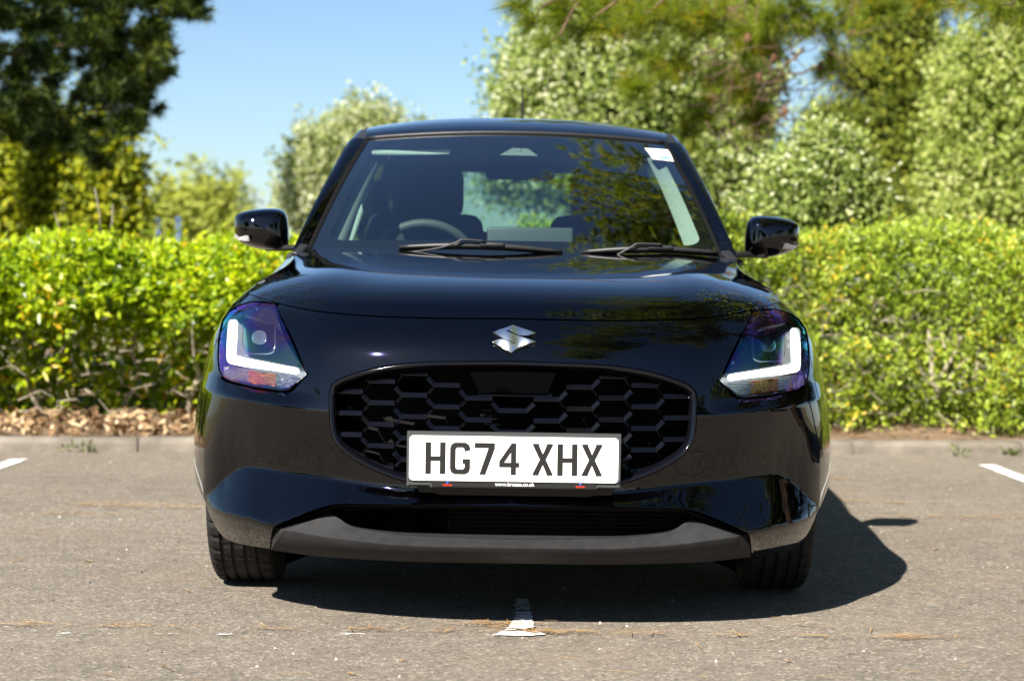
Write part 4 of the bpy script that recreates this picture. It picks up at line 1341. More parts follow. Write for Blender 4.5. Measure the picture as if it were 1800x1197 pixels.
# ================================================================== FOLIAGE TOOLS
def fast_mesh(name, V, per, m, parent=None):
    """V: (n*per, 3) vertices, one face per `per` consecutive vertices; or faces array"""
    me = bpy.data.meshes.new(name)
    V = np.asarray(V, np.float32)
    if isinstance(per, int):
        F = np.arange(len(V), dtype=np.int32).reshape(-1, per)
    else: F = np.asarray(per, np.int32)
    nf, k = F.shape
    me.vertices.add(len(V)); me.vertices.foreach_set('co', V.ravel())
    me.loops.add(nf*k); me.loops.foreach_set('vertex_index', F.ravel())
    me.polygons.add(nf); me.polygons.foreach_set('loop_start', np.arange(nf, dtype=np.int32)*k)
    me.update(calc_edges=True)
    me.materials.append(MATS[m])
    o = bpy.data.objects.new(name, me); COL.objects.link(o)
    if parent: o.parent = parent
    return o
def unit(v): return v/(np.linalg.norm(v, axis=-1, keepdims=True)+1e-9)
def leaf_geo(C, axis, nrm, L, W, fold=.25, seed=None):
    """folded diamond-shaped leaves (two triangles each sharing the midrib)"""
    n = len(C); axis = unit(axis); side = unit(np.cross(nrm, axis)); nn = np.cross(axis, side)
    L = np.broadcast_to(L, n)[:, None]; W = np.broadcast_to(W, n)[:, None]
    b = C; t = C+axis*L
    mid = C+axis*L*.45
    l = mid+side*W*.5+nn*W*fold; r = mid-side*W*.5+nn*W*fold
    V = np.stack([b, r, t, l], 1).reshape(-1, 3)
    i = np.arange(n)[:, None]*4
    F = np.concatenate([i+np.array([[0, 1, 2]]), i+np.array([[0, 2, 3]])], 1).reshape(-1, 3)
    return V, F
def rand_dirs(n): return unit(rng.normal(size=(n, 3)))
def leaf_mat(name, cols, trans=.35, rough=.45, spec=.4, patch=2.0):
    """cols: (position, colour) along a per-leaf random value, with patches of vigour"""
    m = mat(name, (.1, .2, .05), rough, spec=spec)
    nt = m.node_tree; b = nt.nodes['Principled BSDF']; o = nt.nodes['Material Output']
    g = nd(nt, 'ShaderNodeNewGeometry'); tc = nd(nt, 'ShaderNodeTexCoord')
    n = nd(nt, 'ShaderNodeTexNoise'); n.inputs['Scale'].default_value = patch; n.inputs['Detail'].default_value = 3
    nt.links.new(tc.outputs['Object'], n.inputs['Vector'])
    a = nd(nt, 'ShaderNodeMath', operation='MULTIPLY_ADD'); a.inputs[1].default_value = .9; a.inputs[2].default_value = -.45
    nt.links.new(n.outputs[0], a.inputs[0])
    s = nd(nt, 'ShaderNodeMath', operation='ADD', use_clamp=True)
    nt.links.new(a.outputs[0], s.inputs[0]); nt.links.new(g.outputs['Random Per Island'], s.inputs[1])
    r = nd(nt, 'ShaderNodeValToRGB'); els = r.color_ramp.elements
    els[0].position, els[0].color = cols[0][0], (*cols[0][1], 1)
    els[1].position, els[1].color = cols[-1][0], (*cols[-1][1], 1)
    for p, c in cols[1:-1]:
        e = els.new(p); e.color = (*c, 1)
    nt.links.new(s.outputs[0], r.inputs[0]); nt.links.new(r.outputs[0], b.inputs['Base Color'])
    t = nd(nt, 'ShaderNodeBsdfTranslucent')
    hs = nd(nt, 'ShaderNodeHueSaturation'); hs.inputs['Value'].default_value = 1.3; hs.inputs['Saturation'].default_value = 1.1
    nt.links.new(r.outputs[0], hs.inputs['Color']); nt.links.new(hs.outputs[0], t.inputs[0])
    x = nd(nt, 'ShaderNodeMixShader'); x.inputs[0].default_value = trans
    nt.links.new(b.outputs[0], x.inputs[1]); nt.links.new(t.outputs[0], x.inputs[2]); nt.links.new(x.outputs[0], o.inputs[0])
    return m
leaf_mat('hedge_leaf', [(0, (.05, .10, .005)), (.25, (.19, .30, .010)), (.6, (.40, .52, .015)), (.96, (.58, .64, .03)), (1, (.70, .42, .02))], .48, .32, .5, 2.5)
leaf_mat('hedge_leaf_small', [(0, (.06, .09, .012)), (.3, (.20, .28, .025)), (.7, (.37, .47, .04)), (.95, (.48, .58, .09)), (1, (.70, .52, .05))], .40, .38, .45, 3)
leaf_mat('poplar_leaf', [(0, (.05, .085, .015)), (.3, (.17, .235, .04)), (.65, (.31, .38, .085)), (.9, (.46, .50, .22)), (1, (.68, .70, .48))], .38, .5, .3, 1.2)
leaf_mat('poplar_leaf_white', [(0, (.10, .14, .03)), (.3, (.24, .29, .07)), (.6, (.40, .44, .18)), (.85, (.58, .60, .38)), (1, (.76, .76, .62))], .38, .5, .3, 1.2)
leaf_mat('pale_leaf', [(0, (.10, .15, .02)), (.35, (.25, .32, .05)), (.75, (.40, .46, .12)), (1, (.58, .60, .28))], .40, .5, .3, 1.2)
leaf_mat('yellow_leaf', [(0, (.06, .075, .006)), (.35, (.20, .25, .012)), (.75, (.42, .46, .018)), (1, (.56, .52, .03))], .45, .5, .3, 1.5)
leaf_mat('far_leaf', [(0, (.20, .23, .03)), (.5, (.32, .36, .06)), (1, (.44, .46, .10))], .35, .6, .2, 1.5)
leaf_mat('cypress_leaf', [(0, (.03, .05, .006)), (.4, (.11, .15, .014)), (.8, (.22, .25, .025)), (1, (.30, .30, .03))], .25, .6, .2, 1.0)
leaf_mat('pine_needle_dark', [(0, (.012, .022, .008)), (.5, (.040, .072, .014)), (.82, (.12, .19, .02)), (1, (.28, .28, .03))], .22, .5, .3, .8)
leaf_mat('pine_needle', [(0, (.03, .045, .008)), (.4, (.15, .22, .018)), (.8, (.36, .44, .035)), (.96, (.48, .42, .05)), (1, (.48, .22, .03))], .5, .45, .4, 2.2)
leaf_mat('weed_leaf', [(0, (.08, .10, .03)), (1, (.20, .24, .07))], .3, .5, .3)
leaf_mat('dead_leaf', [(0, (.13, .07, .035)), (.35, (.28, .17, .085)), (.75, (.46, .33, .19)), (1, (.66, .53, .36))], .15, .7, .2, 3)
leaf_mat('fallen_needle', [(0, (.26, .13, .045)), (.5, (.44, .24, .08)), (1, (.62, .42, .18))], .1, .7, .2, 3)
add_noise_color(mat('bark', (.16, .12, .09), .9), (.09, .065, .05), (.24, .19, .145), 12, 8, bump=.8, bscale=40)
add_noise_color(mat('twig', (.30, .25, .19), .85), (.20, .16, .11), (.46, .40, .31), 20, 5)
add_noise_color(mat('pine_bark', (.10, .06, .04), .95), (.05, .032, .022), (.19, .115, .07), 9, 8, bump=1, bscale=30)

def limb(name, p0, p1, r0, r1, m, parent, sag=.0, wob=.06, n=9):
    p0, p1 = np.array(p0, float), np.array(p1, float); L = np.linalg.norm(p1-p0)
    t = np.linspace(0, 1, n)[:, None]
    P = p0*(1-t)+p1*t
    P += wob*L*np.sin(math.pi*t)*rng.normal(size=3)*.6
    P[1:-1] += rng.normal(0, .02*L, (n-2, 3))
    P[:, 2] += sag*L*np.sin(math.pi*t[:, 0])
    return tube(name, P, r0+(r1-r0)*t[:, 0]**.8, m, parent, 8)

SUNV = np.array(SUN_TO)
def crown_leaves(lumps, n_cl, per, spread, L, W, up=.5, shell=.45):
    """clusters of leaves through a set of ellipsoids (centre, radii)"""
    vol = np.array([np.prod(r)**(2/3) for _, r in lumps]); pick = rng.choice(len(lumps), n_cl, p=vol/vol.sum())
    c = np.array([l[0] for l in lumps])[pick]; r = np.array([l[1] for l in lumps])[pick]
    d = rand_dirs(n_cl); rad = (shell+(1-shell)*rng.random(n_cl)**.6)[:, None]
    cc = c+d*r*rad*(1+.12*rng.normal(size=(n_cl, 1)))
    sp = np.repeat(spread*(.5+rng.random(n_cl)), per)[:, None]
    P = np.repeat(cc, per, 0)+rng.normal(size=(n_cl*per, 3))*sp
    out = np.repeat(d, per, 0)
    nr = unit(out*.35+.75*rand_dirs(n_cl*per)+SUNV*.75+np.array((0, 0, up*.5)))
    ax = unit(np.cross(nr, rand_dirs(n_cl*per))+np.array((0, 0, -.15)))
    return leaf_geo(P, ax, nr, L*(.6+.7*rng.random(n_cl*per)), W*(.6+.7*rng.random(n_cl*per)))

def px_lump(px, py, rx, ry, Y, dY=0, k=1.0):
    c = at(px, py, Y+dY); s = (Y+dY)/FPX
    return (c, np.array((rx*s, .5*(rx+ry)*s*k, ry*s)))

def shoots(lumps, n, per, Ln, L, W):
    """leafy shoots standing out of the crown's upper surface"""
    pick = rng.integers(0, len(lumps), n); c = np.array([l[0] for l in lumps])[pick]; r = np.array([l[1] for l in lumps])[pick]
    d = rand_dirs(n); d[:, 2] = np.abs(d[:, 2])*.9-.15; d = unit(d)
    s0 = c+d*r*.9; g = unit(d*.8+np.array((0, 0, .8))+.3*rand_dirs(n)); ln = Ln*(.4+rng.random(n))
    t = rng.random((n, per)); P = (s0[:, None]+g[:, None]*(ln[:, None]*t)[:, :, None]).reshape(-1, 3)
    m = n*per; P += rng.normal(0, .028, (m, 3))*(1+2*(1-t.reshape(-1, 1)))
    nr = unit(.8*rand_dirs(m)+SUNV*.8); ax = unit(np.cross(nr, rand_dirs(m))+.4*np.repeat(g, per, 0))
    return leaf_geo(P, ax, nr, L*(.6+.7*rng.random(m)), W*(.6+.7*rng.random(m)))
def leafy_tree(name, label, Y, trunk_px, lumps, n_cl, per, spread, L, W, lm, cat_='tree', group=None, trunk_r=.10, bark='bark', up=.5, shell=.45, nsh=0, sh=.4):
    b = at(trunk_px[0], 500, Y); b[2] = -.03
    t = empty(name, tuple(b), label, cat_, group)
    Lm = [px_lump(*l[:4], Y, *(l[4:])) for l in lumps]
    Lr = [(c-b, r) for c, r in Lm]
    top = max(c[2] for c, r in Lr)
    fork = np.array((rng.normal()*.1, rng.normal()*.1, top*.45))
    limb('trunk', (0, 0, 0), fork, trunk_r, trunk_r*.7, bark, t, wob=.03)
    for c, r in Lr[:7]:
        limb('limb', fork*(.75+.25*rng.random()), c+rng.normal(size=3)*r*.2, trunk_r*.6, trunk_r*.12, bark, t, wob=.08)
    V, F = crown_leaves(Lr, n_cl, per, spread, L, W, up, shell)
    if nsh:
        V2, F2 = shoots(Lr, nsh, 26, sh, L, W); F = np.concatenate([F, F2+len(V)]); V = np.concatenate([V, V2])
    fast_mesh('crown', V, F, lm, t)
    return t

def needle_tufts(C, D, n_per, Ln, Wn, spread=.9):
    """tufts of thin needles: C tips, D growth directions"""
    n = len(C); m = n*n_per
    base = np.repeat(C, n_per, 0)-np.repeat(D, n_per, 0)*(rng.random((m, 1))*.55*Ln)
    d = unit(np.repeat(D, n_per, 0)*.75+rand_dirs(m)*spread)
    L = Ln*(.6+.6*rng.random((m, 1)))
    s = unit(np.cross(d, rand_dirs(m)))*Wn*.5
    tip = base+d*L; tip[:, 2] -= .10*L[:, 0]
    V = np.stack([base-s, base+s, tip], 1).reshape(-1, 3)
    return V

# ================================================================== TREES AND SHRUBS BEHIND THE HEDGE
# far yellow-green tree, low on the skyline, and two blue posts before it
leafy_tree('broadleaf_tree', 'small far yellow-green tree on the skyline left of the silvery one', 34, (345,), [(345,385,55,50),(300,395,45,42),(395,395,45,40),(350,360,40,28),(270,430,40,30),(430,430,40,35)], 420, 24, .16, .11, .075, 'far_leaf', nsh=80, sh=.6)
for px, top, lb in ((278, 386, 'left of two slim blue posts in front of the far tree'), (313, 383, 'right of two slim blue posts in front of the far tree')):
    p = at(px, 500, 30); p[2] = 0; h = at(px, top, 30)[2]
    post = empty('signpost', tuple(p), lb, 'post', 'slim blue posts beyond the hedge')
    tube('post', [(0, 0, -.03), (0, 0, h*.6), (0, 0, h-.05)], .03, 'post_blue' if 'post_blue' in MATS else mat('post_blue', (.05, .10, .22), .5), post, 10)
    rbox('cap', (0, 0, h-.02), (.085, .085, .06), .015, 'post_blue', post, seg=2)
# silvery white poplars
leafy_tree('white_poplar', 'silvery white-topped poplar rising behind the left door mirror', 21, (600,), [(615,302,65,66),(566,292,36,42),(668,282,50,48),(612,256,42,28),(548,320,26,38),(580,340,50,50),(700,290,36,38),(538,372,24,36),(650,345,95,75),(725,310,40,60),(610,395,100,45),(655,246,30,24)], 1500, 24, .11, .052, .040, 'poplar_leaf_white', trunk_r=.12, nsh=620, sh=.36, shell=.15)
leafy_tree('white_poplar', 'large pale silvery poplar rising behind the right half of the car roof', 17.5, (1180,), [(1050,190,130,110),(940,150,55,60),(920,200,40,50),(1000,110,80,70),(1120,120,110,90),(1230,170,110,110),(1270,260,70,90),(1180,300,130,90),(1000,290,110,80),(1300,170,50,70),(1120,30,140,80),(1260,40,90,80),(1310,330,60,60),(900,310,50,40)], 4200, 24, .11, .050, .040, 'poplar_leaf', trunk_r=.16, nsh=800, sh=.36, shell=.2)
# pale shrub in front, right of the car
leafy_tree('silver_shrub', 'low silvery shrub just above the hedge by the right door mirror', 12.7, (1430,), [(1425,325,62,52),(1375,345,50,42),(1475,325,36,40),(1455,290,32,28),(1400,385,95,34),(1500,375,36,34)], 620, 22, .06, .042, .028, 'poplar_leaf', 'shrub', trunk_r=.03, nsh=200, sh=.20, shell=.15)
# dark layered conifer
leafy_tree('cypress_tree', 'tall dark green conifer with layered boughs on the right', 23, (1540,), [(1500,210,90,32),(1590,170,90,34),(1540,120,95,34),(1600,80,80,34),(1470,260,80,30),(1560,280,110,32),(1630,240,90,34),(1500,330,100,34),(1600,340,110,38),(1540,385,140,34),(1660,130,70,60),(1640,390,120,34),(1440,300,60,34),(1560,30,90,40),(1620,-40,90,60),(1540,-60,80,60),(1700,300,60,60)], 4600, 24, .10, .062, .036, 'cypress_leaf', trunk_r=.2, bark='pine_bark', up=.9, shell=.3)
# pale broadleaf at the right edge
leafy_tree('broadleaf_tree', 'pale green broadleaved tree at the right edge of the picture', 16.5, (1760,), [(1740,130,80,70),(1700,210,60,50),(1790,210,80,80),(1730,280,80,60),(1680,300,45,45),(1780,330,90,60),(1720,370,100,45),(1850,150,90,110),(1870,300,90,90),(1820,60,80,70),(1880,0,100,100)], 3200, 24, .09, .048, .036, 'pale_leaf', trunk_r=.13, nsh=200, sh=.25)
# yellow-green tree under the pine on the left
leafy_tree('broadleaf_tree', 'shaded yellow-green tree beneath the dark pine on the left', 18.5, (90,), [(60,330,90,70),(150,330,70,60),(190,380,40,50),(20,380,80,50),(100,390,110,40),(60,270,80,50),(150,270,50,40),(-60,330,90,90),(205,330,22,40)], 2400, 24, .11, .07, .05, 'yellow_leaf', trunk_r=.14, nsh=160, sh=.5)

# dark pine at top left: broad crown reaching over the verge, its own upper boughs shading what we see
def pine(name, label, base, h, tips, dirs, n_per, Ln, Wn, nm, limbs, r=.22):
    t = empty(name, base, label, 'tree')
    limb('trunk', (0, 0, -.03), (.2, .2, h), r, r*.45, 'pine_bark', t, wob=.02, n=12)
    b = np.array(base)
    for a, c, r0 in limbs: limb('limb', np.array(a)-b, np.array(c)-b, r0, r0*.25, 'pine_bark', t, wob=.05)
    fast_mesh('crown', needle_tufts(tips-b, dirs, n_per, Ln, Wn), 3, nm, t)
    return t
def lump_tips(lumps, n, shell=.35):
    vol = np.array([np.prod(r)**(2/3) for _, r in lumps]); pick = rng.choice(len(lumps), n, p=vol/vol.sum())
    c = np.array([l[0] for l in lumps])[pick]; r = np.array([l[1] for l in lumps])[pick]
    d = rand_dirs(n); T = c+d*r*(shell+(1-shell)*rng.random((n, 1))**.6)
    return T, unit(d+np.array((0, 0, .5))+.5*rand_dirs(n))
Y1 = 14.0
SIL = np.array([(-160,-140),(380,-140),(374,8),(352,22),(318,38),(300,58),(306,72),(280,95),(297,112),(300,128),(288,146),(262,150),(252,170),(276,182),(302,184),(286,200),(262,214),(244,236),(226,238),(204,214),(172,206),(166,226),(186,262),(176,286),(140,282),(112,262),(70,258),(30,236),(-160,250)], float)
cand = np.stack([rng.uniform(-160, 380, 2600), rng.uniform(-140, 290, 2600)], -1)
cand = cand[inside(cand, SIL)]
lp = []
for q in cand:
    if np.hypot(*(q-np.array((118, 152)))) < 24 or np.hypot(*(q-np.array((22, 75)))) < 18 or np.hypot(*(q-np.array((148, 200)))) < 14: continue
    rr = rng.uniform(15, 30); lp.append(px_lump(q[0], q[1], rr*1.25, rr*.7, Y1, rng.uniform(-1.3, 1.5)))
lp = lp[:430]; NLP = len(lp)
lp += [(np.array((x, y, z)), np.array((1.3, 1.2, .7))) for x, y, z in ((-5.2, 12, 4.4), (-3.4, 12.2, 4.6), (-4.6, 10.4, 5.2), (-6.6, 11, 4.6), (-3.2, 11.0, 5.6), (-5.5, 9.5, 6.0), (-6.8, 12.5, 3.4), (-4.5, 9.0, 6.8), (-6.2, 8.2, 7.0))]
T, Dd = lump_tips(lp[:NLP], 6800, .1); T2_, D2_ = lump_tips(lp[NLP:], 1500, .15); T = np.concatenate([T, T2_]); Dd = np.concatenate([Dd, D2_])
lb0 = at(-60, 235, Y1)
pine('pine_tree', 'dark spreading pine filling the top left corner', (-6.4, 14.4, 0), 9, T, Dd, 26, .085, .011, 'pine_needle_dark',
     [((-6.3, 14.4, 1.6), tuple(at(75, 165, Y1)), .055), ((-6.3, 14.4, 2.4), tuple(at(220, 60, Y1)), .05), ((-6.3, 14.4, 2.0), tuple(at(240, 190, Y1)), .035), ((-6.3, 14.4, 4.0), (-4.6, 10.5, 5.2), .12), ((-6.3, 14.4, 4.5), (-3.4, 12.3, 4.8), .10)], .24)

# long-needled pine overhead on the right: low boughs hang into the picture, the crown is mirrored in bonnet and glass
YB_ = 9.6
def spray(px, py, Y): return at(px, py, Y)
hang = [px_lump(px, py, rx, ry, Y+4.2) for px, py, rx, ry, Y in ((1080,30,70,45,9.6),(1160,10,80,45,10.2),(1250,30,80,50,10.2),(1330,60,60,60,10.0),
        (1180,110,55,45,10.4),(1290,140,50,50,10.4),(1380,20,80,45,9.6),(1460,40,70,40,9.6),(1540,10,80,36,9.8),(1330,200,36,50,10.6),(1240,200,46,40,10.8),(1455,110,30,50,10.0),(1210,230,36,30,10.8),(1120,150,40,30,10.6),(1640,-5,50,24,9.2))]
near = [px_lump(*q[:4], q[4]+1.2) for q in ((905,8,30,16,7.9),(935,40,34,22,7.9),(960,78,30,18,7.9),(985,20,46,26,8.0),(1030,50,34,20,8.1),(1060,10,50,26,8.3),(1120,30,46,22,8.6),(1735,12,50,24,7.6),(1690,4,30,16,7.6),(1775,38,26,16,7.6),(1790,0,36,24,7.7))]
Tn, Dn = lump_tips(hang, 420, .1); Tq, Dq = lump_tips(near, 150, .2); Dq = unit(Dq*.6+np.array((-.7, -.1, -.15)))
big = []
for i_ in range(100):
    y = rng.uniform(-3.5, 12.0) if i_ < 60 else rng.uniform(7, 12); x = rng.uniform(1.3, 6.6 if y > 3.5 else 3.3); z = rng.uniform(8.0, 12.0)
    big.append((np.array((x, y, z)), np.array((.9, 1.0, .55))*rng.uniform(.8, 1.4)))
for _ in range(26): big.append((np.array((rng.uniform(4.5, 8.8), rng.uniform(2.2, 7.0), rng.uniform(8.6, 11.5))), np.array((1.0, 1.0, .55))*rng.uniform(.9, 1.4)))
Tb, Db = lump_tips(big, 9000, .05)
Tn2 = np.concatenate([Tn]); base9 = np.array((5.6, 6.6, 0.0))
t9 = empty('pine_tree', tuple(base9), 'long-needled pine whose boughs hang into the top right of the picture', 'tree')
limb('trunk', (0, 0, -.03), (-.3, .2, 12.0), .26, .10, 'pine_bark', t9, wob=.02, n=12)
fast_mesh('bough_needles', np.concatenate([needle_tufts(Tn-base9, Dn, 46, .15, .0065, .8), needle_tufts(Tq-base9, Dq, 44, .115, .0026, .55)]), 3, 'pine_needle', t9)
fast_mesh('crown', needle_tufts(Tb-base9, Db, 42, .20, .020), 3, 'pine_needle', t9)
for c, r in hang[:18]+near:
    tgt = c-base9
    j = tgt+np.array((rng.uniform(.2, .9), rng.uniform(-.3, .3), rng.uniform(.35, .7)))
    limb('bough', j, tgt, .012, .004, 'pine_bark', t9, wob=.10)
for x_, z_ in ((-4.4, 3.3), (-2.6, 3.5), (-1.4, 3.2)): limb('bough', (-.2, .2, 4.8), (x_, 5.2, z_), .07, .02, 'pine_bark', t9, wob=.03)
for c, r in big[:18]: limb('limb', (-.2, .1, rng.uniform(6.5, 10)), c-base9, .07, .02, 'pine_bark', t9, wob=.05)
# fine bare twigs and brown cones among the boughs
TV, TF = [], []
for _ in range(150):
    px, py = rng.uniform(1240, 1500), rng.uniform(-20, 240)
    a = at(px, py, rng.uniform(13.6, 14.6)); b_ = a+np.array((rng.normal()*.16, rng.normal()*.1, rng.normal()*.14-.04))
    m_ = (a+b_)/2+rng.normal(size=3)*.03
    v, f = tube_mesh([a-base9, m_-base9, b_-base9], [.005, .004, .002], 4); k = len(TV); TV += v; TF += [tuple(i+k for i in q) for q in f]
tw_ = obj_from('bare_twigs', TV, TF, 'pine_bark', t9); tw_['kind'] = 'stuff'
add_noise_color(mat('cone_brown', (.15, .07, .03), .8), (.09, .04, .02), (.24, .12, .06), 60, 4)
for px, py, Y in ((1335,128,14.0),(1443,108,14.0),(1360,95,14.0),(1315,60,14.0),(1380,188,14.0),(1500,52,13.9)):
    c = at(px, py, Y)-base9; V, F = [], []
    for i in range(9):
        t = i/8; rr = .026*math.sin(math.pi*(t*.85+.12))*(1.12 if i % 2 else .9)
        for k in range(10):
            th = 2*math.pi*(k+.5*(i % 2))/10; V.append(c+np.array((rr*math.cos(th), rr*math.sin(th), -.07*t)))
    for i in range(8):
        for k in range(10): F.append((i*10+k, i*10+(k+1) % 10, (i+1)*10+(k+1) % 10, (i+1)*10+k))
    obj_from('cone', V, F, 'cone_brown', t9, False)
# trees behind the camera, seen only mirrored in the paint
def back_tree(x, y, h, w, label, nm='cypress_leaf'):
    t = empty('broadleaf_tree', (x, y, 0), label, 'tree')
    limb('trunk', (0, 0, -.03), (0, 0, h*.5), .18, .1, 'bark', t)
    lm = [(np.array((rng.normal()*w*.35, rng.normal()*w*.35, h*rng.uniform(.45, .85))), np.array((w*.4, w*.4, h*.2))) for _ in range(7)]
    V, F = crown_leaves(lm, 900, 13, .26, .26, .19, shell=.2); fast_mesh('crown', V, F, nm, t)
back_tree(-9, -16, 6.5, 4.5, 'bushy tree behind the camera mirrored in the left of the bumper')
back_tree(-3.5, -22, 6.0, 4.0, 'bushy tree behind the camera mirrored left of the number plate')
back_tree(4.5, -20, 7.0, 4.5, 'bushy tree behind the camera mirrored right of the number plate')
back_tree(10, -11, 7.5, 5.0, 'bushy tree behind the camera mirrored in the right of the bumper')
back_tree(-15, -4, 4.5, 4.0, 'bushy tree left of the camera mirrored in the left wing')
back_tree(8.6, 10.6, 8.2, 5.4, 'unseen bushy tree right of the car mirrored in the right headlamp')  # these right-hand trees are out of view, added to darken the headlamp's reflections
back_tree(10.0, 7.6, 7.0, 6.0, 'unseen lower bushy tree right of the car mirrored in the right wing')
back_tree(9.0, 16.5, 10.0, 3.4, 'unseen bushy tree beyond the right hedge mirrored in the top of the right headlamp')
back_tree(9.4, 4.4, 4.6, 5.0, 'unseen low bush right of the car mirrored at the inner edge of the right headlamp')

# ================================================================== HEDGE
def hedge(name, label, x0, x1, top, lm, n_cl, per, L, W, seed, rough_top, lowf, lowp, fwd_low, over):
    h = empty(name, ((x0+x1)/2, YK((x0+x1)/2)+1.0, .08), label, 'hedge')
    o = np.array(h.location)
    # clusters over the front face and the top
    n = n_cl
    x = rng.uniform(x0, x1, n); u = rng.random(n)
    ft = rng.random(n) < .55
    bump = .09*np.sin(x*3.1+seed)+.06*np.sin(x*7.3+2*seed)+.05*rng.normal(size=n)
    z = np.where(ft, .60+(top-.60)*u**.8, top+.02*rng.normal(size=n)+rough_top*np.sin(x*5+seed))
    lowm = ft & (rng.random(n) < lowf); z = np.where(lowm, .10+.5*rng.random(n)**lowp, z)
    face = .50+.36*np.clip((.72-z)/.45, 0, 1)*over+bump
    y = np.where(ft, face+.12*rng.random(n)**2+.10*np.clip((z-top+.15)/.15, 0, 1), .60+1.1*u+bump*.3)
    inn = rng.random(n) < .22
    y = np.where(lowm, y-.20*rng.random(n)*fwd_low, y); y = np.where(inn, y+.25*rng.random(n), y); z = np.where(inn & ~ft, z-.15*rng.random(n), z)
    z = z+np.where(lowm, 0, .03*np.sin(9*x+4*y))
    C = np.stack([x, YK(x)+y, z+.0], -1)-o
    out = unit(np.stack([rng.normal(size=n)*.5, np.where(ft, -1, -.25), np.where(ft, .55, 1.1)], -1))
    m = n*per
    O = np.repeat(out, per, 0); P = np.repeat(C, per, 0)+rng.normal(size=(m, 3))*np.repeat(.032*(.6+.8*rng.random(n)), per)[:, None]
    ax = unit(O*.55+rand_dirs(m)*.95); nr = unit(O*.5+.75*rand_dirs(m)+SUNV*.9)
    V, F = leaf_geo(P, ax, nr, L*(.55+.75*rng.random(m)), W*(.55+.75*rng.random(m)), .22)
    # shaded inner growth behind the face
    k = int(n*.45); xi = rng.uniform(x0, x1, k)
    Ci = np.stack([xi, YK(xi)+rng.uniform(1.05, 1.8, k), .08+(top-.16)*rng.random(k)], -1)-o
    mi = k*per; Pi = np.repeat(Ci, per, 0)+rng.normal(0, .06, (mi, 3))
    Vi, Fi = leaf_geo(Pi, rand_dirs(mi), rand_dirs(mi), L*1.2*(.6+.6*rng.random(mi)), W*1.3*(.6+.6*rng.random(mi)), .2)
    F = np.concatenate([F, Fi+len(V)]); V = np.concatenate([V, Vi])
    f = fast_mesh('foliage', V, F, lm, h); f['kind'] = 'stuff'
    return h, o
hl_h, ol = hedge('hedge', 'leafy bright green hedge with broad leaves left of the car', -6.2, -.05, .985, 'hedge_leaf', 6400, 11, .054, .027, 1.3, .02, .16, 1.5, .3, 1.0)
hr_h, orr = hedge('hedge', 'twiggy small-leaved green hedge right of the car', .05, 6.4, 1.13, 'hedge_leaf_small', 10500, 12, .038, .017, 2.1, .035, .44, 1.25, 2.0, .7)
# stems and dead twigs
def stems(h, o, xs, rad, tint):
    for x in xs:
        y = YK(x)+rng.uniform(.72, .95); b0 = np.array((x, y, .08))
        tp = np.array((x+rng.normal()*.08, y+rng.normal()*.08, rng.uniform(.7, .95)))
        limb('stem', b0-o, tp-o, rad*rng.uniform(.7, 1.2), rad*.5, tint, h, wob=.10)
stems(hl_h, ol, [-3.02, -2.62, -2.50, -2.1, -1.75, -1.4, -1.1, -.6, -3.5, -4.2, -5], .019, 'twig')
stems(hr_h, orr, [1.7, 2.0, 2.25, 2.42, 2.5, 2.95, 3.1, .8, 1.2, 3.6, 4.3], .015, 'twig')
def twigs(h, o, x0, x1, n, zlo, zhi, rad=.004, L=.3):
    TV, TF = [], []
    for _ in range(n):
        x = rng.uniform(x0, x1); y = YK(x)+rng.uniform(.42, .85)
        a = np.array((x, y, rng.uniform(zlo, zhi))); d = rand_dirs(1)[0]*np.array((1, .4, .7))*L*rng.uniform(.3, 1.1)
        P = [a, a+d*.5+rng.normal(size=3)*.03, a+d]
        for p in P: p[2] = max(p[2], .1)
        v, f = tube_mesh([p-o for p in P], [rad*rng.uniform(.6, 1.6), rad, rad*.4], 4); k = len(TV); TV += v; TF += [tuple(i+k for i in q) for q in f]
    q = obj_from('twigs', TV, TF, 'twig', h); q['kind'] = 'stuff'
twigs(hl_h, ol, -3.4, -1.2, 90, .12, .5, .0032, .24)
twigs(hr_h, orr, 1.2, 3.6, 520, .15, .9, .003, .24)
# the pale forked dead branch in the right hedge
for pts, r in (([(1650,690),(1638,660),(1640,630),(1635,600),(1632,580)], .016), ([(1650,668),(1665,640),(1660,610),(1655,585)], .014), ([(1668,640),(1678,620),(1690,590)], .012), ([(1662,672),(1690,640),(1705,628)], .010), ([(1680,690),(1730,682)], .012)):
    P = [at(px, py, 10.75)-orr for px, py in pts]
    tube('dead_branch', spline(P, 3), np.linspace(r, r*.5, (len(pts)-1)*3+1), 'twig', hr_h, 7)
# long grass stems standing out of the left hedge
for px, py, q in ((178,330,-12),(190,360,8),(105,372,-10)):
    a = at(px, 420, 10.6); b_ = at(px+q, py, 10.6)
    tube('grass_stalk', [a-ol, (a+b_)/2-ol+np.array((.01, 0, 0)), b_-ol], [.004, .003, .002], 'twig', hl_h, 5)

# ================================================================== SMALL THINGS ON THE GROUND
n = 2400
x = np.where(rng.random(n) < .92, rng.uniform(-6, .5, n), rng.uniform(.5, 6, n)); d = .11+.7*rng.random(n)**1.3
P = np.stack([x, YK(x)+d, .080+.05*smooth(.1, .9, d)+.030*rng.random(n)], -1)
nr = unit(rand_dirs(n)*.8+np.array((0, -.1, 1.0)))
V, F = leaf_geo(P, np.cross(nr, rand_dirs(n)), nr, .065*(.4+.9*rng.random(n)), .042*(.4+.9*rng.random(n)), .35)
lt_ = fast_mesh('leaf_litter', V, F, 'dead_leaf'); tag(lt_, 'dry brown fallen leaves heaped along the foot of the hedge', 'leaf litter', kind='stuff')
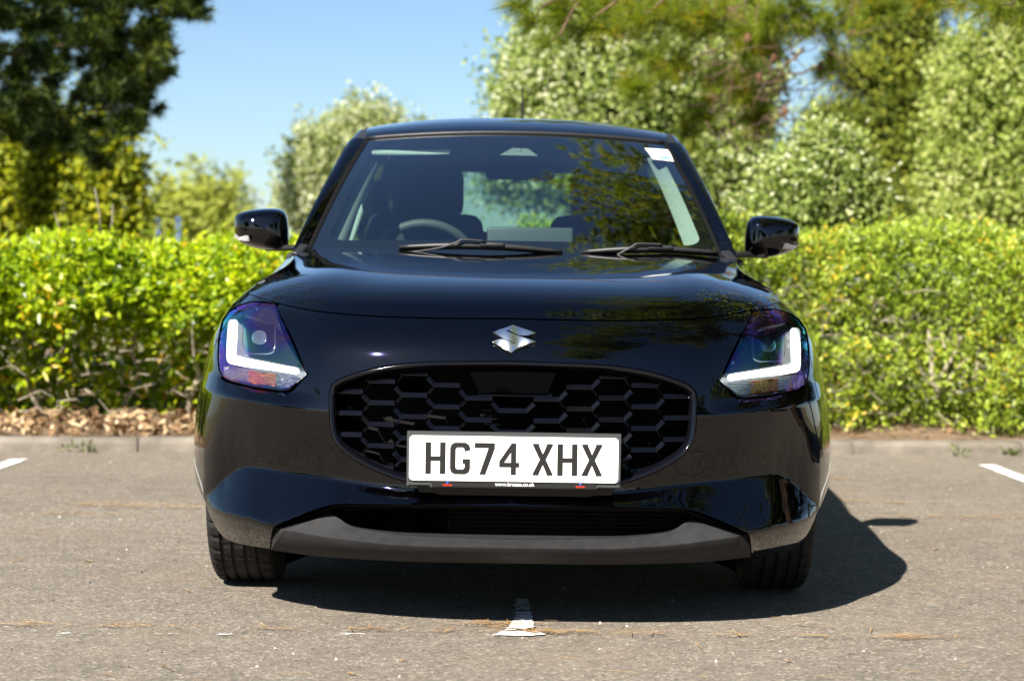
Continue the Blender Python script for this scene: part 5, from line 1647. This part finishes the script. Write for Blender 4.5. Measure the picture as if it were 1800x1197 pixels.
# sprouts in the gutter
def sprout(x, y, z, n, L, label, m='weed_leaf'):
    t = empty('weed', (x, y, z), label, 'weed'); n = int(n*.6)
    d = unit(rand_dirs(n)+np.array((0, -.1, .9)))
    P = d*rng.random((n, 1))*.05
    V, F = leaf_geo(P, d, rand_dirs(n), L*(.6+.6*rng.random(n)), L*.4, .2)
    fast_mesh('leaves', V, F, m, t)
    limb('stem', (0, 0, -.01), (.01, -.01, .06), .003, .0015, 'twig', t)
for px, py, n_, L_, lb in ((152,790,40,.035,'small weed growing in the gutter by the left kerb joint'), (120,789,26,.03,'smaller weed in the left gutter'), (1686,796,30,.04,'weed at the kerb foot under the right hedge'), (1745,788,60,.05,'leafy sprig flopping over the right kerb'), (1775,795,40,.04,'sprig in the gutter at the right edge')):
    g_ = ground_at(px, py+6); sprout(g_[0], g_[1], 0, n_, L_, lb)
# pine needles and bits on the asphalt
def needles(n, xf, yf, L=.07, zz=.006):
    x, y = xf(n), yf(n); th = rng.uniform(0, math.pi, n)*.9
    th = np.where(rng.random(n) < .6, rng.normal(0, .35, n), th)
    C = np.stack([x, y, zz+.004*rng.random(n)], -1); d = np.stack([np.cos(th), np.sin(th), .03*rng.normal(size=n)], -1)
    s = np.stack([-np.sin(th), np.cos(th), 0*th], -1)*.0013; l = (L*(.4+.8*rng.random(n)))[:, None]
    mid = C+s*rng.normal(size=(n, 1))*4
    return np.stack([C-d*l/2-s, C-d*l/2+s, mid+d*l/2+s, mid+d*l/2-s], 1).reshape(-1, 3)
NV = [needles(700, lambda n: rng.uniform(-3.6, 3.6, n), lambda n: rng.uniform(4.0, 9.6, n)),
      needles(200, lambda n: rng.choice(rng.uniform(-1.35, 1.4, 26), n)+rng.normal(0, .035, n), lambda n: 4.88+np.abs(rng.normal(0, .03, n)), .05)]
for px, py, sx_, sy_, k in ((195,888,.10,.04,70),(287,893,.13,.03,80),(1525,884,.12,.02,60),(1690,910,.2,.03,70),(1460,842,.08,.02,40),(120,905,.2,.05,60),(880,1100,.06,.02,45),(940,1112,.05,.02,45),(1050,886,.2,.04,20)):
    g_ = ground_at(px, py); NV.append(needles(k, lambda n, g_=g_, s=sx_: g_[0]+rng.normal(0, s, n), lambda n, g_=g_, s=sy_: g_[1]+rng.normal(0, s, n), .05))
nn_ = fast_mesh('pine_needles', np.concatenate(NV), 4, 'fallen_needle'); tag(nn_, 'dry orange pine needles scattered on the asphalt', 'needles', kind='stuff')
# grit and chips
n = 1500; x = rng.uniform(-3.2, 3.2, n); y = rng.uniform(3.9, 9.5, n); s = .0028*(.5+1.6*rng.random(n)**3)
base = np.array([(1,0,0),(-.5,.87,0),(-.5,-.87,0),(0,0,1.1)])
V = (np.stack([x, y, 0*x+.001], -1)[:, None]+base[None]*s[:, None, None]*(.7+.6*rng.random((n, 4, 1)))).reshape(-1, 3)
i = np.arange(n)[:, None]*4; F = np.concatenate([i+np.array([[0,1,3]]), i+np.array([[1,2,3]]), i+np.array([[2,0,3]])], 1).reshape(-1, 3)
leaf_mat('grit', [(0, (.03, .028, .026)), (.35, (.10, .09, .08)), (.7, (.4, .36, .3)), (1, (.7, .66, .6))], .0, .8, .2, 3)
gt_ = fast_mesh('grit', V, F, 'grit'); tag(gt_, 'grit and pale chips strewn over the asphalt', 'grit', kind='stuff')
# a few larger fallen leaves and bits, each on its own
def scrap(px, py, L, W, m, lb, ang):
    g_ = ground_at(px, py); c = np.zeros((1, 3)); c[0, 2] = .004
    ax = np.array([(math.cos(ang), math.sin(ang), 0.)]); V, F = leaf_geo(c, ax, np.array([(0, 0, 1.)]), np.array([L]), np.array([W]), .3)
    o = fast_mesh('fallen_leaf', V, F, m); o.location = tuple(g_); tag(o, lb, 'leaf', 'fallen leaves lying on the asphalt'); return o
for px, py, L_, lb in ((146,988,.030,'pale scrap lying left of the front tyre'), (323,1040,.022,'small tan leaf near the left front tyre'), (1638,968,.028,'pale scrap right of the car shadow'), (606,1187,.026,'whitish scrap at the bottom edge left of centre'), (700,1164,.022,'tan scrap below the left half of the bumper'), (1380,1165,.02,'orange leaf at the lower right'), (1240,860,.02,'tiny pale leaf beside the kerb line')):
    scrap(px, py, L_, L_*.55, 'dead_leaf', lb, rng.uniform(-.4, .4))
# unidentified red spot between the trees, stood in for by a disc on a post
p = at(1333, 319, 19.5)
rs = empty('red_object', (p[0], p[1], 0), 'small red object glimpsed between the pale trees', 'sign')
tube('post', [(0, 0, -.03), (0, 0, p[2]*.5), (0, 0, p[2])], .02, 'post_blue', rs, 8)
V = [(.055*math.cos(t), -.025, p[2]+.075*math.sin(t)) for t in np.linspace(0, 2*math.pi, 20, endpoint=False)]
V += [(v[0], -.01, v[2]) for v in V]
obj_from('red_disc', V, [tuple(range(20))[::-1], tuple(range(20, 40))]+[(i, (i+1) % 20, 20+(i+1) % 20, 20+i) for i in range(20)], 'red_plastic', rs, False)
